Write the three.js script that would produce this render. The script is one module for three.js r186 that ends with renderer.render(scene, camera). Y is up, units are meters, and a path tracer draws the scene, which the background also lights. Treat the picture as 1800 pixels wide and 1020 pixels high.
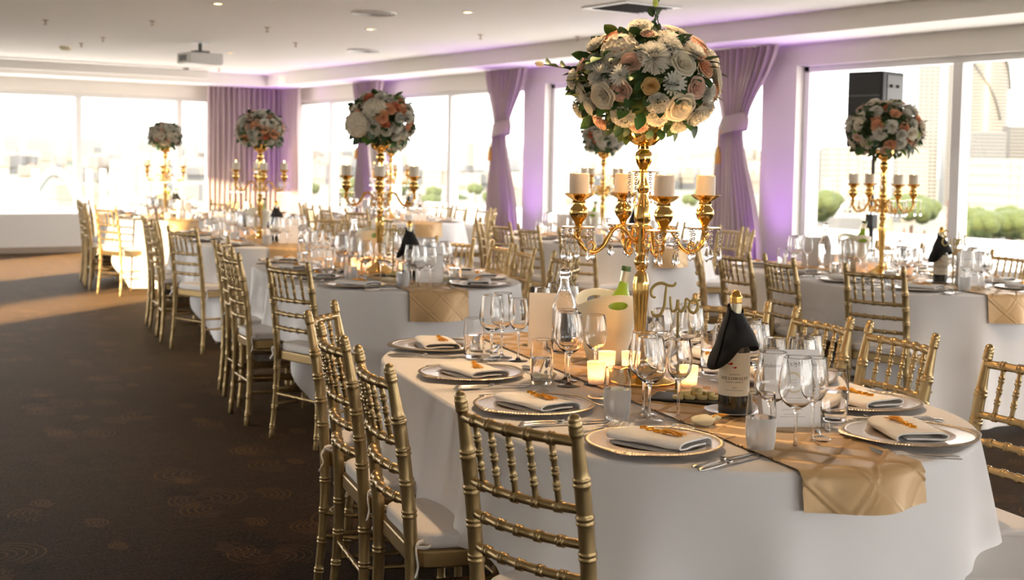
import * as THREE from 'three';
import { RoundedBoxGeometry } from 'three/addons/geometries/RoundedBoxGeometry.js';
import { Brush, Evaluator, SUBTRACTION } from 'three-bvh-csg';

// ---------- camera, sky, sun, exposure ----------
const scene = new THREE.Scene();
const renderer = new THREE.WebGLRenderer();
renderer.toneMapping = THREE.LinearToneMapping;
renderer.toneMappingExposure = 7.1;
renderer.shadowMap.enabled = true;
const FPX = 2300, EYE = 1.41, YAW = 34 * Math.PI / 180, PITCH = Math.atan(132 / FPX), ROLL = 0.017, PPY = 420;
const camera = new THREE.PerspectiveCamera(2 * Math.atan(600 / FPX) * 180 / Math.PI, 1800 / 1200, 0.05, 6000);
camera.setViewOffset(1800, 1200, 0, 180, 1800, 1020);
camera.position.set(0, EYE, 0);
camera.rotation.set(-PITCH, -YAW, ROLL, 'YXZ');
camera.focus = 3.5;
camera.userData.fStop = 5.0;
scene.background = new THREE.Color(1.0, 0.965, 0.915);
scene.backgroundIntensity = 1.15;
// low evening sun: enters through the glazing on the aisle side, heading towards the far corner
const sun = new THREE.DirectionalLight(new THREE.Color(1.0, 0.72, 0.40), 2.4);
sun.position.set(-0.8 * 60, Math.tan(7 * Math.PI / 180) * 60, 0.6 * 60 - 10);
sun.target.position.set(0, 0, -10);
sun.castShadow = true;
sun.shadow.mapSize.set(2048, 2048);
Object.assign(sun.shadow.camera, { left: -30, right: 30, top: 20, bottom: -20, near: 1, far: 140 });
scene.add(sun, sun.target);

// ---------- helpers ----------
function rng(seed) { let a = seed >>> 0; return () => { a = (a + 0x6D2B79F5) | 0; let t = Math.imul(a ^ (a >>> 15), 1 | a); t = (t + Math.imul(t ^ (t >>> 7), 61 | t)) ^ t; return ((t ^ (t >>> 14)) >>> 0) / 4294967296; }; }
const V = (x, y, z) => new THREE.Vector3(x, y, z);
const lerp = (a, b, t) => a + (b - a) * t, clamp = (x, a = 0, b = 1) => Math.min(b, Math.max(a, x));
const sstep = (a, b, x) => { const t = clamp((x - a) / (b - a)); return t * t * (3 - 2 * t); };
class GB {
  constructor() { this.p = []; this.uv = []; this.i = []; this.M = null; }
  at(m) { this.M = m; return this; }
  v(x, y, z, u = 0, w = 0) { if (this.M) { const q = V(x, y, z).applyMatrix4(this.M); x = q.x; y = q.y; z = q.z; } this.p.push(x, y, z); this.uv.push(u, w); return this.p.length / 3 - 1; }
  grid(fn, nu, nv, wrap = false, uvs = [1, 1]) {
    const id = [];
    for (let j = 0; j <= nv; j++) for (let i = 0; i < nu + (wrap ? 0 : 1); i++) { const q = fn(i / nu, j / nv); id.push(this.v(q[0], q[1], q[2], q[3] ?? i / nu * uvs[0], q[4] ?? j / nv * uvs[1])); }
    const W = nu + (wrap ? 0 : 1);
    for (let j = 0; j < nv; j++) for (let i = 0; i < nu; i++) { const a = id[j * W + i], b = id[j * W + (i + 1) % W], c = id[(j + 1) * W + i], d = id[(j + 1) * W + (i + 1) % W]; this.i.push(a, b, d, a, d, c); }
    return this;
  }
  lathe(prof, seg = 24, x0 = 0, y0 = 0, z0 = 0) {
    let run = [prof[0]];
    const flush = () => { if (run.length > 1) { const r = run; this.grid((u, v) => { const k = Math.round(v * (r.length - 1)), th = u * Math.PI * 2; return [x0 + r[k][0] * Math.sin(th), y0 + r[k][1], z0 + r[k][0] * Math.cos(th)]; }, seg, r.length - 1, true); } };
    for (let k = 1; k < prof.length; k++) { const a = prof[k - 1], b = prof[k]; if (a[0] === b[0] && a[1] === b[1]) { flush(); run = [b]; } else run.push(b); }
    flush(); return this;
  }
  tube(pts, rad, seg = 8, cap = true, flat = 1) {
    const n = pts.length, P = pts.map(q => q.isVector3 ? q : V(q[0], q[1], q[2])), R = k => typeof rad === 'function' ? rad(k / (n - 1)) : Array.isArray(rad) ? rad[k] : rad;
    let nrm = null; const rows = [];
    for (let k = 0; k < n; k++) {
      const t = P[Math.min(n - 1, k + 1)].clone().sub(P[Math.max(0, k - 1)]).normalize();
      if (!nrm) { nrm = Math.abs(t.y) < 0.9 ? V(0, 1, 0) : V(1, 0, 0); }
      nrm = nrm.clone().addScaledVector(t, -nrm.dot(t)).normalize();
      const b = t.clone().cross(nrm), row = [], r = R(k);
      for (let s = 0; s < seg; s++) { const a = s / seg * Math.PI * 2, q = P[k].clone().addScaledVector(nrm, Math.cos(a) * r).addScaledVector(b, Math.sin(a) * r * flat); row.push(this.v(q.x, q.y, q.z, s / seg, k / n)); }
      rows.push(row);
    }
    for (let k = 0; k < n - 1; k++) for (let s = 0; s < seg; s++) { const a = rows[k][s], b = rows[k][(s + 1) % seg], c = rows[k + 1][s], d = rows[k + 1][(s + 1) % seg]; this.i.push(a, b, d, a, d, c); }
    if (cap) for (const [k, f] of [[0, 1], [n - 1, 0]]) { const c = this.v(...(() => { const q = P[k]; return [q.x, q.y, q.z]; })()); for (let s = 0; s < seg; s++) { const a = rows[k][s], b = rows[k][(s + 1) % seg]; f ? this.i.push(c, b, a) : this.i.push(c, a, b); } }
    return this;
  }
  geoAdd(g, m) { const q = g.attributes.position, u = g.attributes.uv, o = this.p.length / 3, keep = this.M; this.M = m ? (keep ? keep.clone().multiply(m) : m) : keep; for (let k = 0; k < q.count; k++) this.v(q.getX(k), q.getY(k), q.getZ(k), u ? u.getX(k) : 0, u ? u.getY(k) : 0); if (g.index) for (let k = 0; k < g.index.count; k++) this.i.push(o + g.index.getX(k)); else for (let k = 0; k < q.count; k++) this.i.push(o + k); this.M = keep; return this; }
  box(w, h, d, x = 0, y = 0, z = 0) { return this.geoAdd(new THREE.BoxGeometry(w, h, d), new THREE.Matrix4().makeTranslation(x, y, z)); }
  rbox(w, h, d, x = 0, y = 0, z = 0, r = 0.004, seg = 2) { return this.geoAdd(new RoundedBoxGeometry(w, h, d, seg, Math.min(r, w / 2.01, h / 2.01, d / 2.01)), new THREE.Matrix4().makeTranslation(x, y, z)); }
  geo() { const g = new THREE.BufferGeometry(); g.setAttribute('position', new THREE.Float32BufferAttribute(this.p, 3)); g.setAttribute('uv', new THREE.Float32BufferAttribute(this.uv, 2)); g.setIndex(this.i); g.computeVertexNormals(); return g; }
}
const gb = () => new GB();
const lathe = (prof, seg) => gb().lathe(prof, seg).geo();
const curve = (pts, n) => new THREE.CatmullRomCurve3(pts.map(q => V(q[0], q[1], q[2] ?? 0))).getPoints(n);
const mat4 = (x, y, z, rx = 0, ry = 0, rz = 0, s = 1) => new THREE.Matrix4().compose(V(x, y, z), new THREE.Quaternion().setFromEuler(new THREE.Euler(rx, ry, rz, 'YXZ')), V(s, s, s));
const used = {};
const numbered = n => { const k = used[n] = (used[n] ?? -1) + 1; return k ? `${n}_${String(k).padStart(3, '0')}` : n; };
function mesh(name, geo, m, parent) { const o = new THREE.Mesh(geo, m); o.name = name; o.castShadow = o.receiveShadow = true; if (parent) parent.add(o); return o; }
function tag(o, label, category, group) { o.userData.label = label; o.userData.category = category; if (group) o.userData.group = group; return o; }
function thing(name, label, category, group) { const o = new THREE.Group(); o.name = numbered(name); scene.add(o); return tag(o, label, category, group); }
function single(name, geo, m, label, category, group) { const o = mesh(numbered(name), geo, m); scene.add(o); return tag(o, label, category, group); }
function copyOf(proto, label, group) { const base = proto.name.replace(/_\d{3}$/, ''), o = proto.clone(); o.name = numbered(base); scene.add(o); if (label) o.userData.label = label; if (group) o.userData.group = group; return o; }
function struct(name, geo, m, parent) { const o = mesh(name, geo, m, parent ?? scene); if (!parent) o.userData.kind = 'structure'; return o; }
const std = (color, roughness = 0.6, metalness = 0, extra = {}) => new THREE.MeshStandardMaterial({ color, roughness, metalness, ...extra });
const phys = (o) => new THREE.MeshPhysicalMaterial(o);
const lin = (r, g, b) => new THREE.Color().setRGB(r, g, b);
// pixel of the photograph + known height -> place in the room
function pix(x, y, h) {
  const u = (x - 900) / FPX, v = -(y - PPY) / FPX, c = Math.cos(ROLL), s = Math.sin(ROLL), X = u * c - v * s, Y = u * s + v * c, cp = Math.cos(PITCH), sp = Math.sin(PITCH);
  const d = [X, Y * cp - sp, -(cp + Y * sp)], t = (h - EYE) / d[1];
  return toRoom(d[0] * t, d[2] * t);
}
function toRoom(X, Z) { return [X * Math.cos(YAW) - Z * Math.sin(YAW), X * Math.sin(YAW) + Z * Math.cos(YAW)]; }
function ray(x, y) { const u = (x - 900) / FPX, v = -(y - PPY) / FPX, c = Math.cos(ROLL), s = Math.sin(ROLL), X = u * c - v * s, Y = u * s + v * c, cp = Math.cos(PITCH), sp = Math.sin(PITCH); const [rx, rz] = toRoom(X, -(cp + Y * sp)); return V(rx, Y * cp - sp, rz); }
const atDepth = (x, y, d) => { const r = ray(x, y), f = r.x * Math.sin(YAW) - r.z * Math.cos(YAW); return r.multiplyScalar(d / f).add(V(0, EYE, 0)); };

// ---------- textures ----------
function noiseTex(size, seed, lo, hi, streak = 0, cell = 1) {
  const R = rng(seed), d = new Uint8Array(size * size * 4), row = new Float32Array(size * size);
  for (let k = 0; k < row.length; k++) row[k] = R();
  for (let y = 0; y < size; y++) for (let x = 0; x < size; x++) {
    let s = 0, n = 0; for (let q = -streak; q <= streak; q++) { s += row[Math.floor(y / cell) * size + ((x + q + size) % size)]; n++; }
    let f = s / n; f = clamp(0.5 + (f - 0.5) * Math.sqrt(n)); const c = lerp(lo, hi, f), k = (y * size + x) * 4; d[k] = d[k + 1] = d[k + 2] = c; d[k + 3] = 255;
  }
  const t = new THREE.DataTexture(d, size, size); t.wrapS = t.wrapT = THREE.RepeatWrapping; t.magFilter = THREE.LinearFilter; t.needsUpdate = true; return t;
}
function weaveTex(size) {
  const R = rng(5), d = new Uint8Array(size * size * 4);
  for (let y = 0; y < size; y++) for (let x = 0; x < size; x++) { const c = 128 + 60 * Math.sin(x * Math.PI / 2) * Math.sin(y * Math.PI / 2) + (R() - 0.5) * 70, k = (y * size + x) * 4; d[k] = d[k + 1] = d[k + 2] = clamp(c, 0, 255); d[k + 3] = 255; }
  const t = new THREE.DataTexture(d, size, size); t.wrapS = t.wrapT = THREE.RepeatWrapping; t.magFilter = THREE.LinearFilter; t.needsUpdate = true; return t;
}
function canvasTex(w, h, draw, repeat) {
  const c = document.createElement('canvas'); c.width = w; c.height = h; draw(c.getContext('2d'), w, h);
  const t = new THREE.CanvasTexture(c); t.colorSpace = THREE.SRGBColorSpace; if (repeat) t.wrapS = t.wrapT = THREE.RepeatWrapping; return t;
}
const carpetTex = canvasTex(1024, 1024, (g, w, h) => {
  const R = rng(77); g.fillStyle = '#2c2218'; g.fillRect(0, 0, w, h);
  for (let k = 0; k < 9000; k++) { const x = R() * w, y = R() * h, l = 20 + R() * 130, t = R(); g.strokeStyle = t < 0.5 ? `rgba(17,13,10,${0.15 + R() * 0.3})` : `rgba(78,60,42,${0.1 + R() * 0.22})`; g.lineWidth = 1 + R() * 1.6; for (const ox of [0, -w]) { g.beginPath(); g.moveTo(x + ox, y); g.lineTo(x + ox + l, y + (R() - 0.5) * 5); g.stroke(); } }
  for (let k = 0; k < 80; k++) {
    const x = R() * w, y = R() * h, r = 34 + R() * 70, dark = R() < 0.55, turn = R() < 0.5 ? 0 : Math.PI, sq = 0.75;
    for (const ox of [-w, 0, w]) for (const oy of [-h, 0, h]) { if (x + ox < -200 || x + ox > w + 200 || y + oy < -200 || y + oy > h + 200) continue; for (let q = 0; q < 5; q++) { g.strokeStyle = dark ? 'rgba(5,4,3,0.9)' : 'rgba(128,102,70,0.6)'; g.lineWidth = 3.2; g.beginPath(); g.ellipse(x + ox, y + oy, r * (1 - q * 0.16), r * (1 - q * 0.16) * sq, turn, -1.1, 1.1); g.stroke(); } }
  }
}, true);
const speck = noiseTex(256, 3, 90, 255), streaks = noiseTex(256, 9, 150, 255, 24);
const weave = weaveTex(128);
const rep = (t, x, y) => { const c = t.clone(); c.repeat.set(x, y); c.needsUpdate = true; return c; };

// ---------- materials ----------
const M = {
  paint: std(lin(0.78, 0.74, 0.69), 0.75), ceil: std(lin(0.84, 0.81, 0.77), 0.85), frame: std(lin(0.78, 0.77, 0.76), 0.4), trim: std(lin(0.35, 0.27, 0.2), 0.5),
  carpet: phys({ color: lin(0.62, 0.46, 0.32), roughness: 0.62, ior: 1.1, sheen: 0.5, sheenRoughness: 0.22, sheenColor: lin(0.95, 0.62, 0.34), map: carpetTex, bumpMap: rep(speck, 6, 6), bumpScale: 0.003 }),
  cloth: std(lin(0.78, 0.77, 0.775), 0.85, 0, { bumpMap: rep(weave, 9, 9), bumpScale: 0.0003 }),
  napkin: std(lin(0.86, 0.845, 0.82), 0.85, 0, { bumpMap: rep(weave, 3, 3), bumpScale: 0.0002 }),
  pad: std(lin(0.76, 0.73, 0.71), 0.9), tie: std(lin(0.8, 0.77, 0.74), 0.8),
  chair: phys({ color: lin(0.42, 0.3, 0.14), metalness: 0.82, roughness: 0.36, clearcoat: 0.25, clearcoatRoughness: 0.25 }),
  gold: std(lin(0.92, 0.6, 0.2), 0.12, 1), goldCast: std(lin(0.85, 0.5, 0.14), 0.24, 1), signGold: std(lin(0.42, 0.31, 0.1), 0.45, 0.4),
  runner: phys({ color: lin(0.6, 0.4, 0.2), roughness: 0.42, metalness: 0.15, sheen: 0.5, sheenRoughness: 0.4, sheenColor: lin(0.8, 0.6, 0.35), bumpMap: rep(streaks, 2, 12), bumpScale: 0.0003 }),
  charger: std(lin(0.66, 0.58, 0.51), 0.27, 0.92), chargerRim: std(lin(0.6, 0.52, 0.42), 0.34, 0.92), steel: std(lin(0.62, 0.6, 0.57), 0.2, 1),
  glass: phys({ color: 0xffffff, transmission: 1, thickness: 0.01, ior: 1.48, roughness: 0 }), frostGlass: phys({ color: 0xffffff, transmission: 1, thickness: 0.01, ior: 1.4, roughness: 0.32 }),
  water: phys({ color: 0xffffff, transmission: 1, thickness: 0.05, ior: 1.33, roughness: 0.0 }), pane: phys({ color: 0xffffff, transmission: 1, thickness: 0, ior: 1.45, roughness: 0 }),
  crystal: phys({ color: 0xffffff, transmission: 1, thickness: 0.01, ior: 1.65, roughness: 0 }), greenGlass: phys({ color: lin(0.16, 0.3, 0.05), roughness: 0.08, clearcoat: 1, transmission: 0.2, thickness: 0.02, ior: 1.5 }),
  lime: std(lin(0.27, 0.42, 0.03), 0.3), wax: phys({ color: lin(0.8, 0.72, 0.6), roughness: 0.5, transmission: 0.12, thickness: 0 }), wick: std(0x1a1410, 0.9), flame: std(0x000000, 1, 0, { emissive: lin(1, 0.5, 0.12), emissiveIntensity: 4 }),
  tea: phys({ color: lin(0.92, 0.86, 0.84), transmission: 0.55, thickness: 0, roughness: 0.9 }), bucket: phys({ color: lin(0.78, 0.77, 0.66), roughness: 0.4, transmission: 0.25, thickness: 0 }),
  bottle: phys({ color: lin(0.006, 0.008, 0.006), roughness: 0.06, clearcoat: 1 }), black: std(lin(0.008, 0.008, 0.009), 0.8), blackPlastic: std(lin(0.012, 0.012, 0.013), 0.55), foil: std(lin(0.75, 0.68, 0.5), 0.3, 0.6), cardPaper: std(lin(0.76, 0.75, 0.76), 0.8),
  slate: std(lin(0.02, 0.021, 0.023), 0.6), butter: std(lin(0.9, 0.74, 0.34), 0.45), amber: phys({ color: lin(0.9, 0.38, 0.02), metalness: 0.6, roughness: 0.12 }), tassel: std(lin(0.78, 0.36, 0.02), 0.6), porcelain: phys({ color: lin(0.8, 0.8, 0.8), roughness: 0.2, clearcoat: 0.5 }),
  organza: std(lin(0.8, 0.72, 0.5), 0.7), curtain: phys({ color: lin(0.47, 0.38, 0.38), roughness: 0.75, transmission: 0.14, thickness: 0, sheen: 0.4, sheenColor: lin(0.8, 0.75, 0.75), sheenRoughness: 0.5 }), sash: std(lin(0.42, 0.33, 0.32), 0.6), tieGold: std(lin(0.7, 0.4, 0.08), 0.6),
  vent: std(lin(0.12, 0.11, 0.11), 0.6), whitePlastic: std(lin(0.7, 0.7, 0.69), 0.4), grey: std(lin(0.11, 0.11, 0.11), 0.5), grille: std(lin(0.03, 0.03, 0.032), 0.7), brass: std(lin(0.5, 0.4, 0.3), 0.35, 0.7),
  lampGlow: std(0x000000, 1, 0, { emissive: lin(1, 0.62, 0.25), emissiveIntensity: 2.5 }), ledGlow: std(0x000000, 1, 0, { emissive: lin(0.55, 0.2, 1), emissiveIntensity: 4 }),
  white: phys({ color: lin(0.86, 0.84, 0.77), roughness: 0.95, transmission: 0.38, thickness: 0, ior: 1.3 }), ivory: phys({ color: lin(0.86, 0.8, 0.67), roughness: 0.95, transmission: 0.38, thickness: 0, ior: 1.3 }), blush: phys({ color: lin(0.82, 0.58, 0.46), roughness: 0.95, transmission: 0.38, thickness: 0, ior: 1.3 }), peach: phys({ color: lin(0.84, 0.46, 0.27), roughness: 0.95, transmission: 0.38, thickness: 0, ior: 1.3 }), coral: phys({ color: lin(0.8, 0.28, 0.16), roughness: 0.95, transmission: 0.38, thickness: 0, ior: 1.3 }), butterRose: phys({ color: lin(0.85, 0.58, 0.25), roughness: 0.95, transmission: 0.38, thickness: 0, ior: 1.3 }), pistil: std(lin(0.55, 0.55, 0.12), 0.8), limeBloom: phys({ color: lin(0.62, 0.72, 0.28), roughness: 0.95, transmission: 0.38, thickness: 0, ior: 1.3 }),
  leaf: std(lin(0.045, 0.1, 0.03), 0.45), leafDark: std(lin(0.032, 0.072, 0.028), 0.5), leafLight: std(lin(0.09, 0.2, 0.035), 0.5), stem: std(lin(0.05, 0.1, 0.03), 0.6), moss: std(lin(0.045, 0.09, 0.03), 0.9),
};

// ---------- room shell ----------
const RW = 9.4, FW = -20.9, LW = -2.5, BW = 7.3, CH = 2.79, SOF = 2.61, HEAD = 2.4, SILL = 0.54;
{
  const f = gb(); f.grid((u, v) => { const x = lerp(LW, RW, u), z = lerp(BW, FW, v); return [x, 0, z, x / 2.4, z / 2.4]; }, 1, 1); struct('floor', f.geo(), M.carpet);
  struct('floor_slab', gb().box(RW - LW + 1, 0.3, BW - FW + 1, (RW + LW) / 2, -0.152, (BW + FW) / 2).geo(), M.paint).name = 'floor_001';
  struct('ceiling', gb().box(RW - LW + 1, 0.25, BW - FW + 1, (RW + LW) / 2, CH + 0.125, (BW + FW) / 2).geo(), M.ceil);
  // dropped bulkhead along the two window walls
  struct('trim_1', gb().box(RW - 8.7 + 0.2, CH - SOF + 0.01, BW - FW, (RW + 8.7) / 2 + 0.1, (CH + SOF) / 2 + 0.005, (BW + FW) / 2).geo(), M.ceil);
  struct('trim_2', gb().box(8.7 - LW, CH - SOF + 0.01, 0.75, (8.7 + LW) / 2, (CH + SOF) / 2 + 0.005, FW + 0.375).geo(), M.ceil);
  // window wall on the right: dado, lintel, pillars
  const pill = [7.1, 3.3, -0.9, -5.05, -9.25, -13.45, -17.65];
  const wr = gb().box(0.3, SILL, BW - FW, RW + 0.15, SILL / 2, (BW + FW) / 2).box(0.3, SOF - HEAD + 0.02, BW - FW, RW + 0.15, (SOF + HEAD) / 2 + 0.01, (BW + FW) / 2).box(0.3, HEAD - SILL + 0.01, 0.5, RW + 0.15, (HEAD + SILL) / 2, FW + 0.1);
  for (const z of pill) wr.box(0.34, HEAD - SILL + 0.01, 0.46, RW + 0.14, (HEAD + SILL) / 2, z);
  struct('wall_right', wr.geo(), M.paint);
  // far wall
  const fx = 8.05, wf = gb().box(RW - LW + 0.6, SILL, 0.3, (RW + LW) / 2, SILL / 2, FW - 0.15).box(RW - LW + 0.6, SOF - HEAD + 0.02, 0.3, (RW + LW) / 2, (SOF + HEAD) / 2 + 0.01, FW - 0.15).box(RW - fx + 0.3, HEAD - SILL + 0.01, 0.3, (RW + fx + 0.3) / 2, (HEAD + SILL) / 2, FW - 0.15).box(0.6, HEAD - SILL + 0.01, 0.3, LW + 0.3, (HEAD + SILL) / 2, FW - 0.15);
  struct('wall_far', wf.geo(), M.paint);
  struct('trim_3', gb().box(8.3 - LW, SILL + 0.03, 1.36, (8.3 + LW) / 2, (SILL + 0.03) / 2, FW + 0.68).geo(), M.paint);
  struct('baseboard_far', gb().rbox(8.3 - LW, 0.09, 0.02, (8.3 + LW) / 2, 0.045, FW + 1.372).geo(), M.trim);
  struct('baseboard_right', gb().rbox(0.02, 0.09, BW - FW, RW - 0.011, 0.045, (BW + FW) / 2).geo(), M.trim);
  // aisle-side wall, out of the picture, with two glazed openings that let the low sun in
  const wl = gb(), op = [[-8.9, -7.37], [-13.4, -10.6]], T = 2.7; let z0 = BW + 0.3;
  for (const [a, b] of [...op].sort((p, q) => q[1] - p[1])) { wl.box(0.3, CH, z0 - b, LW - 0.15, CH / 2, (z0 + b) / 2); wl.box(0.3, CH - T, b - a, LW - 0.15, (CH + T) / 2, (a + b) / 2); z0 = a; }
  wl.box(0.3, CH, z0 - FW, LW - 0.15, CH / 2, (z0 + FW) / 2);
  struct('wall_left', wl.geo(), M.paint);
  const wb = gb().box(RW - LW + 0.6, 0.1, 0.3, (RW + LW) / 2, 0.05, BW + 0.15).box(RW - LW + 0.6, CH - 2.5, 0.3, (RW + LW) / 2, (CH + 2.5) / 2, BW + 0.15); for (const x of [LW, 1.5, 5.5, RW]) wb.box(0.4, 2.56, 0.3, x, 1.37, BW + 0.15); struct('wall_back', wb.geo(), M.paint);
  // glazing
  let nw = 0;
  const win = (ax, p0, p1, mull, x0, SILL = 0.54, HEAD = 2.4) => { // ax 'z' = right wall, 'x' = far wall
    const g = new THREE.Group(); g.name = `window_${++nw}`; g.userData.kind = 'structure'; scene.add(g);
    const bar = (a0, a1, y0, y1, t = 0.1) => { const b = gb(); ax === 'z' ? b.rbox(t, y1 - y0, a1 - a0, x0, (y0 + y1) / 2, (a0 + a1) / 2, 0.006) : b.rbox(a1 - a0, y1 - y0, t, (a0 + a1) / 2, (y0 + y1) / 2, x0, 0.006); return b.geo(); };
    mesh('window_frame', bar(p0, p0 + 0.07, SILL, HEAD), M.frame, g); mesh('window_frame', bar(p1 - 0.07, p1, SILL, HEAD), M.frame, g);
    mesh('window_head', bar(p0, p1, HEAD - 0.06, HEAD), M.frame, g); mesh('window_sill', bar(p0, p1, SILL, SILL + 0.05, 0.16), M.frame, g);
    const edges = [p0 + 0.07, ...mull, p1 - 0.07];
    for (const m of mull) mesh('mullion', bar(m - 0.05, m + 0.05, SILL + 0.05, HEAD - 0.06, 0.13), M.frame, g);
    for (let k = 0; k + 1 < edges.length; k++) { const a = edges[k] + 0.02, b = edges[k + 1] - 0.02, q = gb(); ax === 'z' ? q.grid((u, v) => [x0, lerp(SILL + 0.04, HEAD - 0.05, v), lerp(a, b, u)], 1, 1) : q.grid((u, v) => [lerp(a, b, u), lerp(SILL + 0.04, HEAD - 0.05, v), x0], 1, 1); mesh('pane', q.geo(), M.pane, g); }
  };
  const zs = [FW + 0.35, -17.65, -13.45, -9.25, -5.05, -0.9, 3.3, 7.1];
  for (let k = 0; k + 1 < zs.length; k++) { const a = zs[k] + (k ? 0.23 : 0), b = zs[k + 1] - 0.23; win('z', a, b, [k ? (zs[k] + zs[k + 1]) / 2 - 0.08 : -19.35], RW + 0.12); }
  for (const [a, b] of [[LW + 0.25, 1.25], [1.75, 5.25], [5.75, RW - 0.25]]) win('x', a, b, [(a + b) / 2], BW + 0.12, 0.1, 2.5);
  win('x', LW + 0.6, fx, [-1.9, -0.28, 1.34, 2.96, 4.58 - 0.35, 5.87, 7.5].filter((v, i) => i !== 4).concat([4.3]).sort((a, b) => a - b), FW - 0.1);
}
// ---------- ceiling fittings ----------
{
  const dl = gb().lathe([[0.062, 0], [0.062, -0.006], [0.045, -0.008], [0.04, 0.0]], 20).geo(), disc = lathe([[0, -0.003], [0.04, -0.003]], 16);
  for (const [px, py] of [[383, 6], [405, 93], [822, 21], [651, 51], [482, 129], [640, -60], [980, -70], 0, 1, 2, 3, 4, 5].map(q => q?.length ? pix(q[0], q[1], CH) : [[2.6, -3.2], [5.6, -2.8], [0.8, -6.6], [4.9, -7.2], [7.5, -5.9], [2.2, 0.6]][q])) {  // later entries are extra downlights added out of view as warm fill
    const x = px, z = py, t = thing('downlight', 'small round recessed ceiling downlight with a warm glow, some added as fill', 'downlight', 'recessed ceiling downlights'); t.position.set(x, CH - 0.0005, z);
    mesh('trim_ring', dl, M.frame, t); mesh('lamp', disc, M.lampGlow, t);
    const s = new THREE.SpotLight(lin(1, 0.66, 0.36), 1.6, 6, 0.75, 0.6, 2); s.position.set(x, CH - 0.03, z); s.target.position.set(x, 0, z); s.castShadow = true; s.shadow.radius = 2; scene.add(s, s.target);
  }
  const spr = gb().lathe([[0.035, 0], [0.03, -0.008], [0.01, -0.01], [0.008, -0.035]], 14).lathe([[0, -0.05], [0.022, -0.05], [0.022, -0.046], [0.006, -0.034]], 14).geo();
  for (const [px, py] of [[80, 35], [268, 37], [470, 48], [845, 61], [1016, 64], [385, 120], [143, 76], [181, 66], [520, 75]]) { const [x, z] = pix(px, py, CH); single('fire_sprinkler', spr, M.brass, 'small metal fire sprinkler head on the ceiling', 'sprinkler', 'ceiling fire sprinklers').position.set(x, CH, z); }
  const ring = (n, r) => { const b = gb(); for (let k = 0; k < n; k++) { const q = r * (1 - k / n * 0.8); b.lathe([[q, 0], [q, -0.012], [q - 0.012, -0.018], [q - 0.02, 0]], 28); } return b.geo(); };
  for (const [px, py, lab] of [[657, 22, 'round white ceiling air diffuser near the middle of the room'], [640, 88, 'round white ceiling air diffuser nearer the window curtains']]) { const [x, z] = pix(px, py, CH), t = thing('air_diffuser', lab, 'vent', 'round ceiling diffusers'); t.position.set(x, CH, z); mesh('diffuser_cone', ring(5, 0.21), M.whitePlastic, t); }
  const [vx, vz] = pix(1110, 12, CH), vt = thing('ceiling_vent', 'square louvred ceiling vent with dark slats above the Two table', 'vent'); vt.position.set(vx, CH, vz);
  mesh('vent_frame', gb().box(0.62, 0.014, 0.05, 0, -0.007, 0.285).box(0.62, 0.014, 0.05, 0, -0.007, -0.285).box(0.05, 0.014, 0.52, 0.285, -0.007, 0).box(0.05, 0.014, 0.52, -0.285, -0.007, 0).geo(), M.whitePlastic, vt);
  mesh('vent_backing', gb().box(0.52, 0.004, 0.52, 0, -0.003, 0).geo(), M.vent, vt);
  for (let k = 0; k < 8; k++) mesh('slat', gb().at(mat4(0, -0.012, -0.22 + k * 0.063, 0.6)).box(0.52, 0.003, 0.04).geo(), M.vent, vt);
  const [sx, sz] = pix(115, 82, CH); const sd = thing('smoke_detector', 'round white smoke detector on the ceiling', 'detector'); sd.position.set(sx, CH, sz); mesh('detector_body', lathe([[0.075, 0], [0.075, -0.02], [0.055, -0.045], [0, -0.048]], 20), M.organza, sd);
  // projector
  const [px, pz] = pix(352, 74, CH), pj = thing('projector', 'white ceiling-mounted video projector facing the far window wall', 'projector'); pj.position.set(px, CH, pz); pj.rotation.y = 0.1;
  mesh('ceiling_plate', gb().rbox(0.2, 0.015, 0.16, 0, -0.0075, 0).geo(), M.whitePlastic, pj); mesh('mount_pole', gb().tube([[0, 0, 0], [0, -0.12, 0]], 0.022, 10).geo(), M.grey, pj); mesh('mount_bracket', gb().rbox(0.18, 0.03, 0.14, 0, -0.12, 0).geo(), M.grey, pj);
  const body = mesh('projector_body', gb().rbox(0.44, 0.13, 0.34, 0, -0.2, 0, 0.02, 3).geo(), M.whitePlastic, pj); mesh('lens', gb().at(mat4(0.1, -0.2, -0.17, -Math.PI / 2)).lathe([[0.045, 0], [0.045, 0.03], [0.03, 0.03], [0.028, 0.01], [0, 0.01]], 18).geo(), M.blackPlastic, body); mesh('side_grille', gb().box(0.003, 0.07, 0.2, -0.2205, -0.2, 0).geo(), M.grey, body);
  // screen housing along the far wall
  const sh = thing('projection_screen', 'long white roller projection screen housing hung below the ceiling by the far wall', 'screen housing'); sh.position.set(4.9, CH, FW + 1.35);
  mesh('housing', gb().rbox(5.1, 0.13, 0.14, 0, -0.085, 0, 0.02).geo(), M.ceil, sh); mesh('bracket', gb().box(0.06, 0.03, 0.1, -2.2, -0.018, 0).geo(), M.grey, sh); mesh('bracket', gb().box(0.06, 0.03, 0.1, 2.2, -0.018, 0).geo(), M.grey, sh);
}
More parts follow.
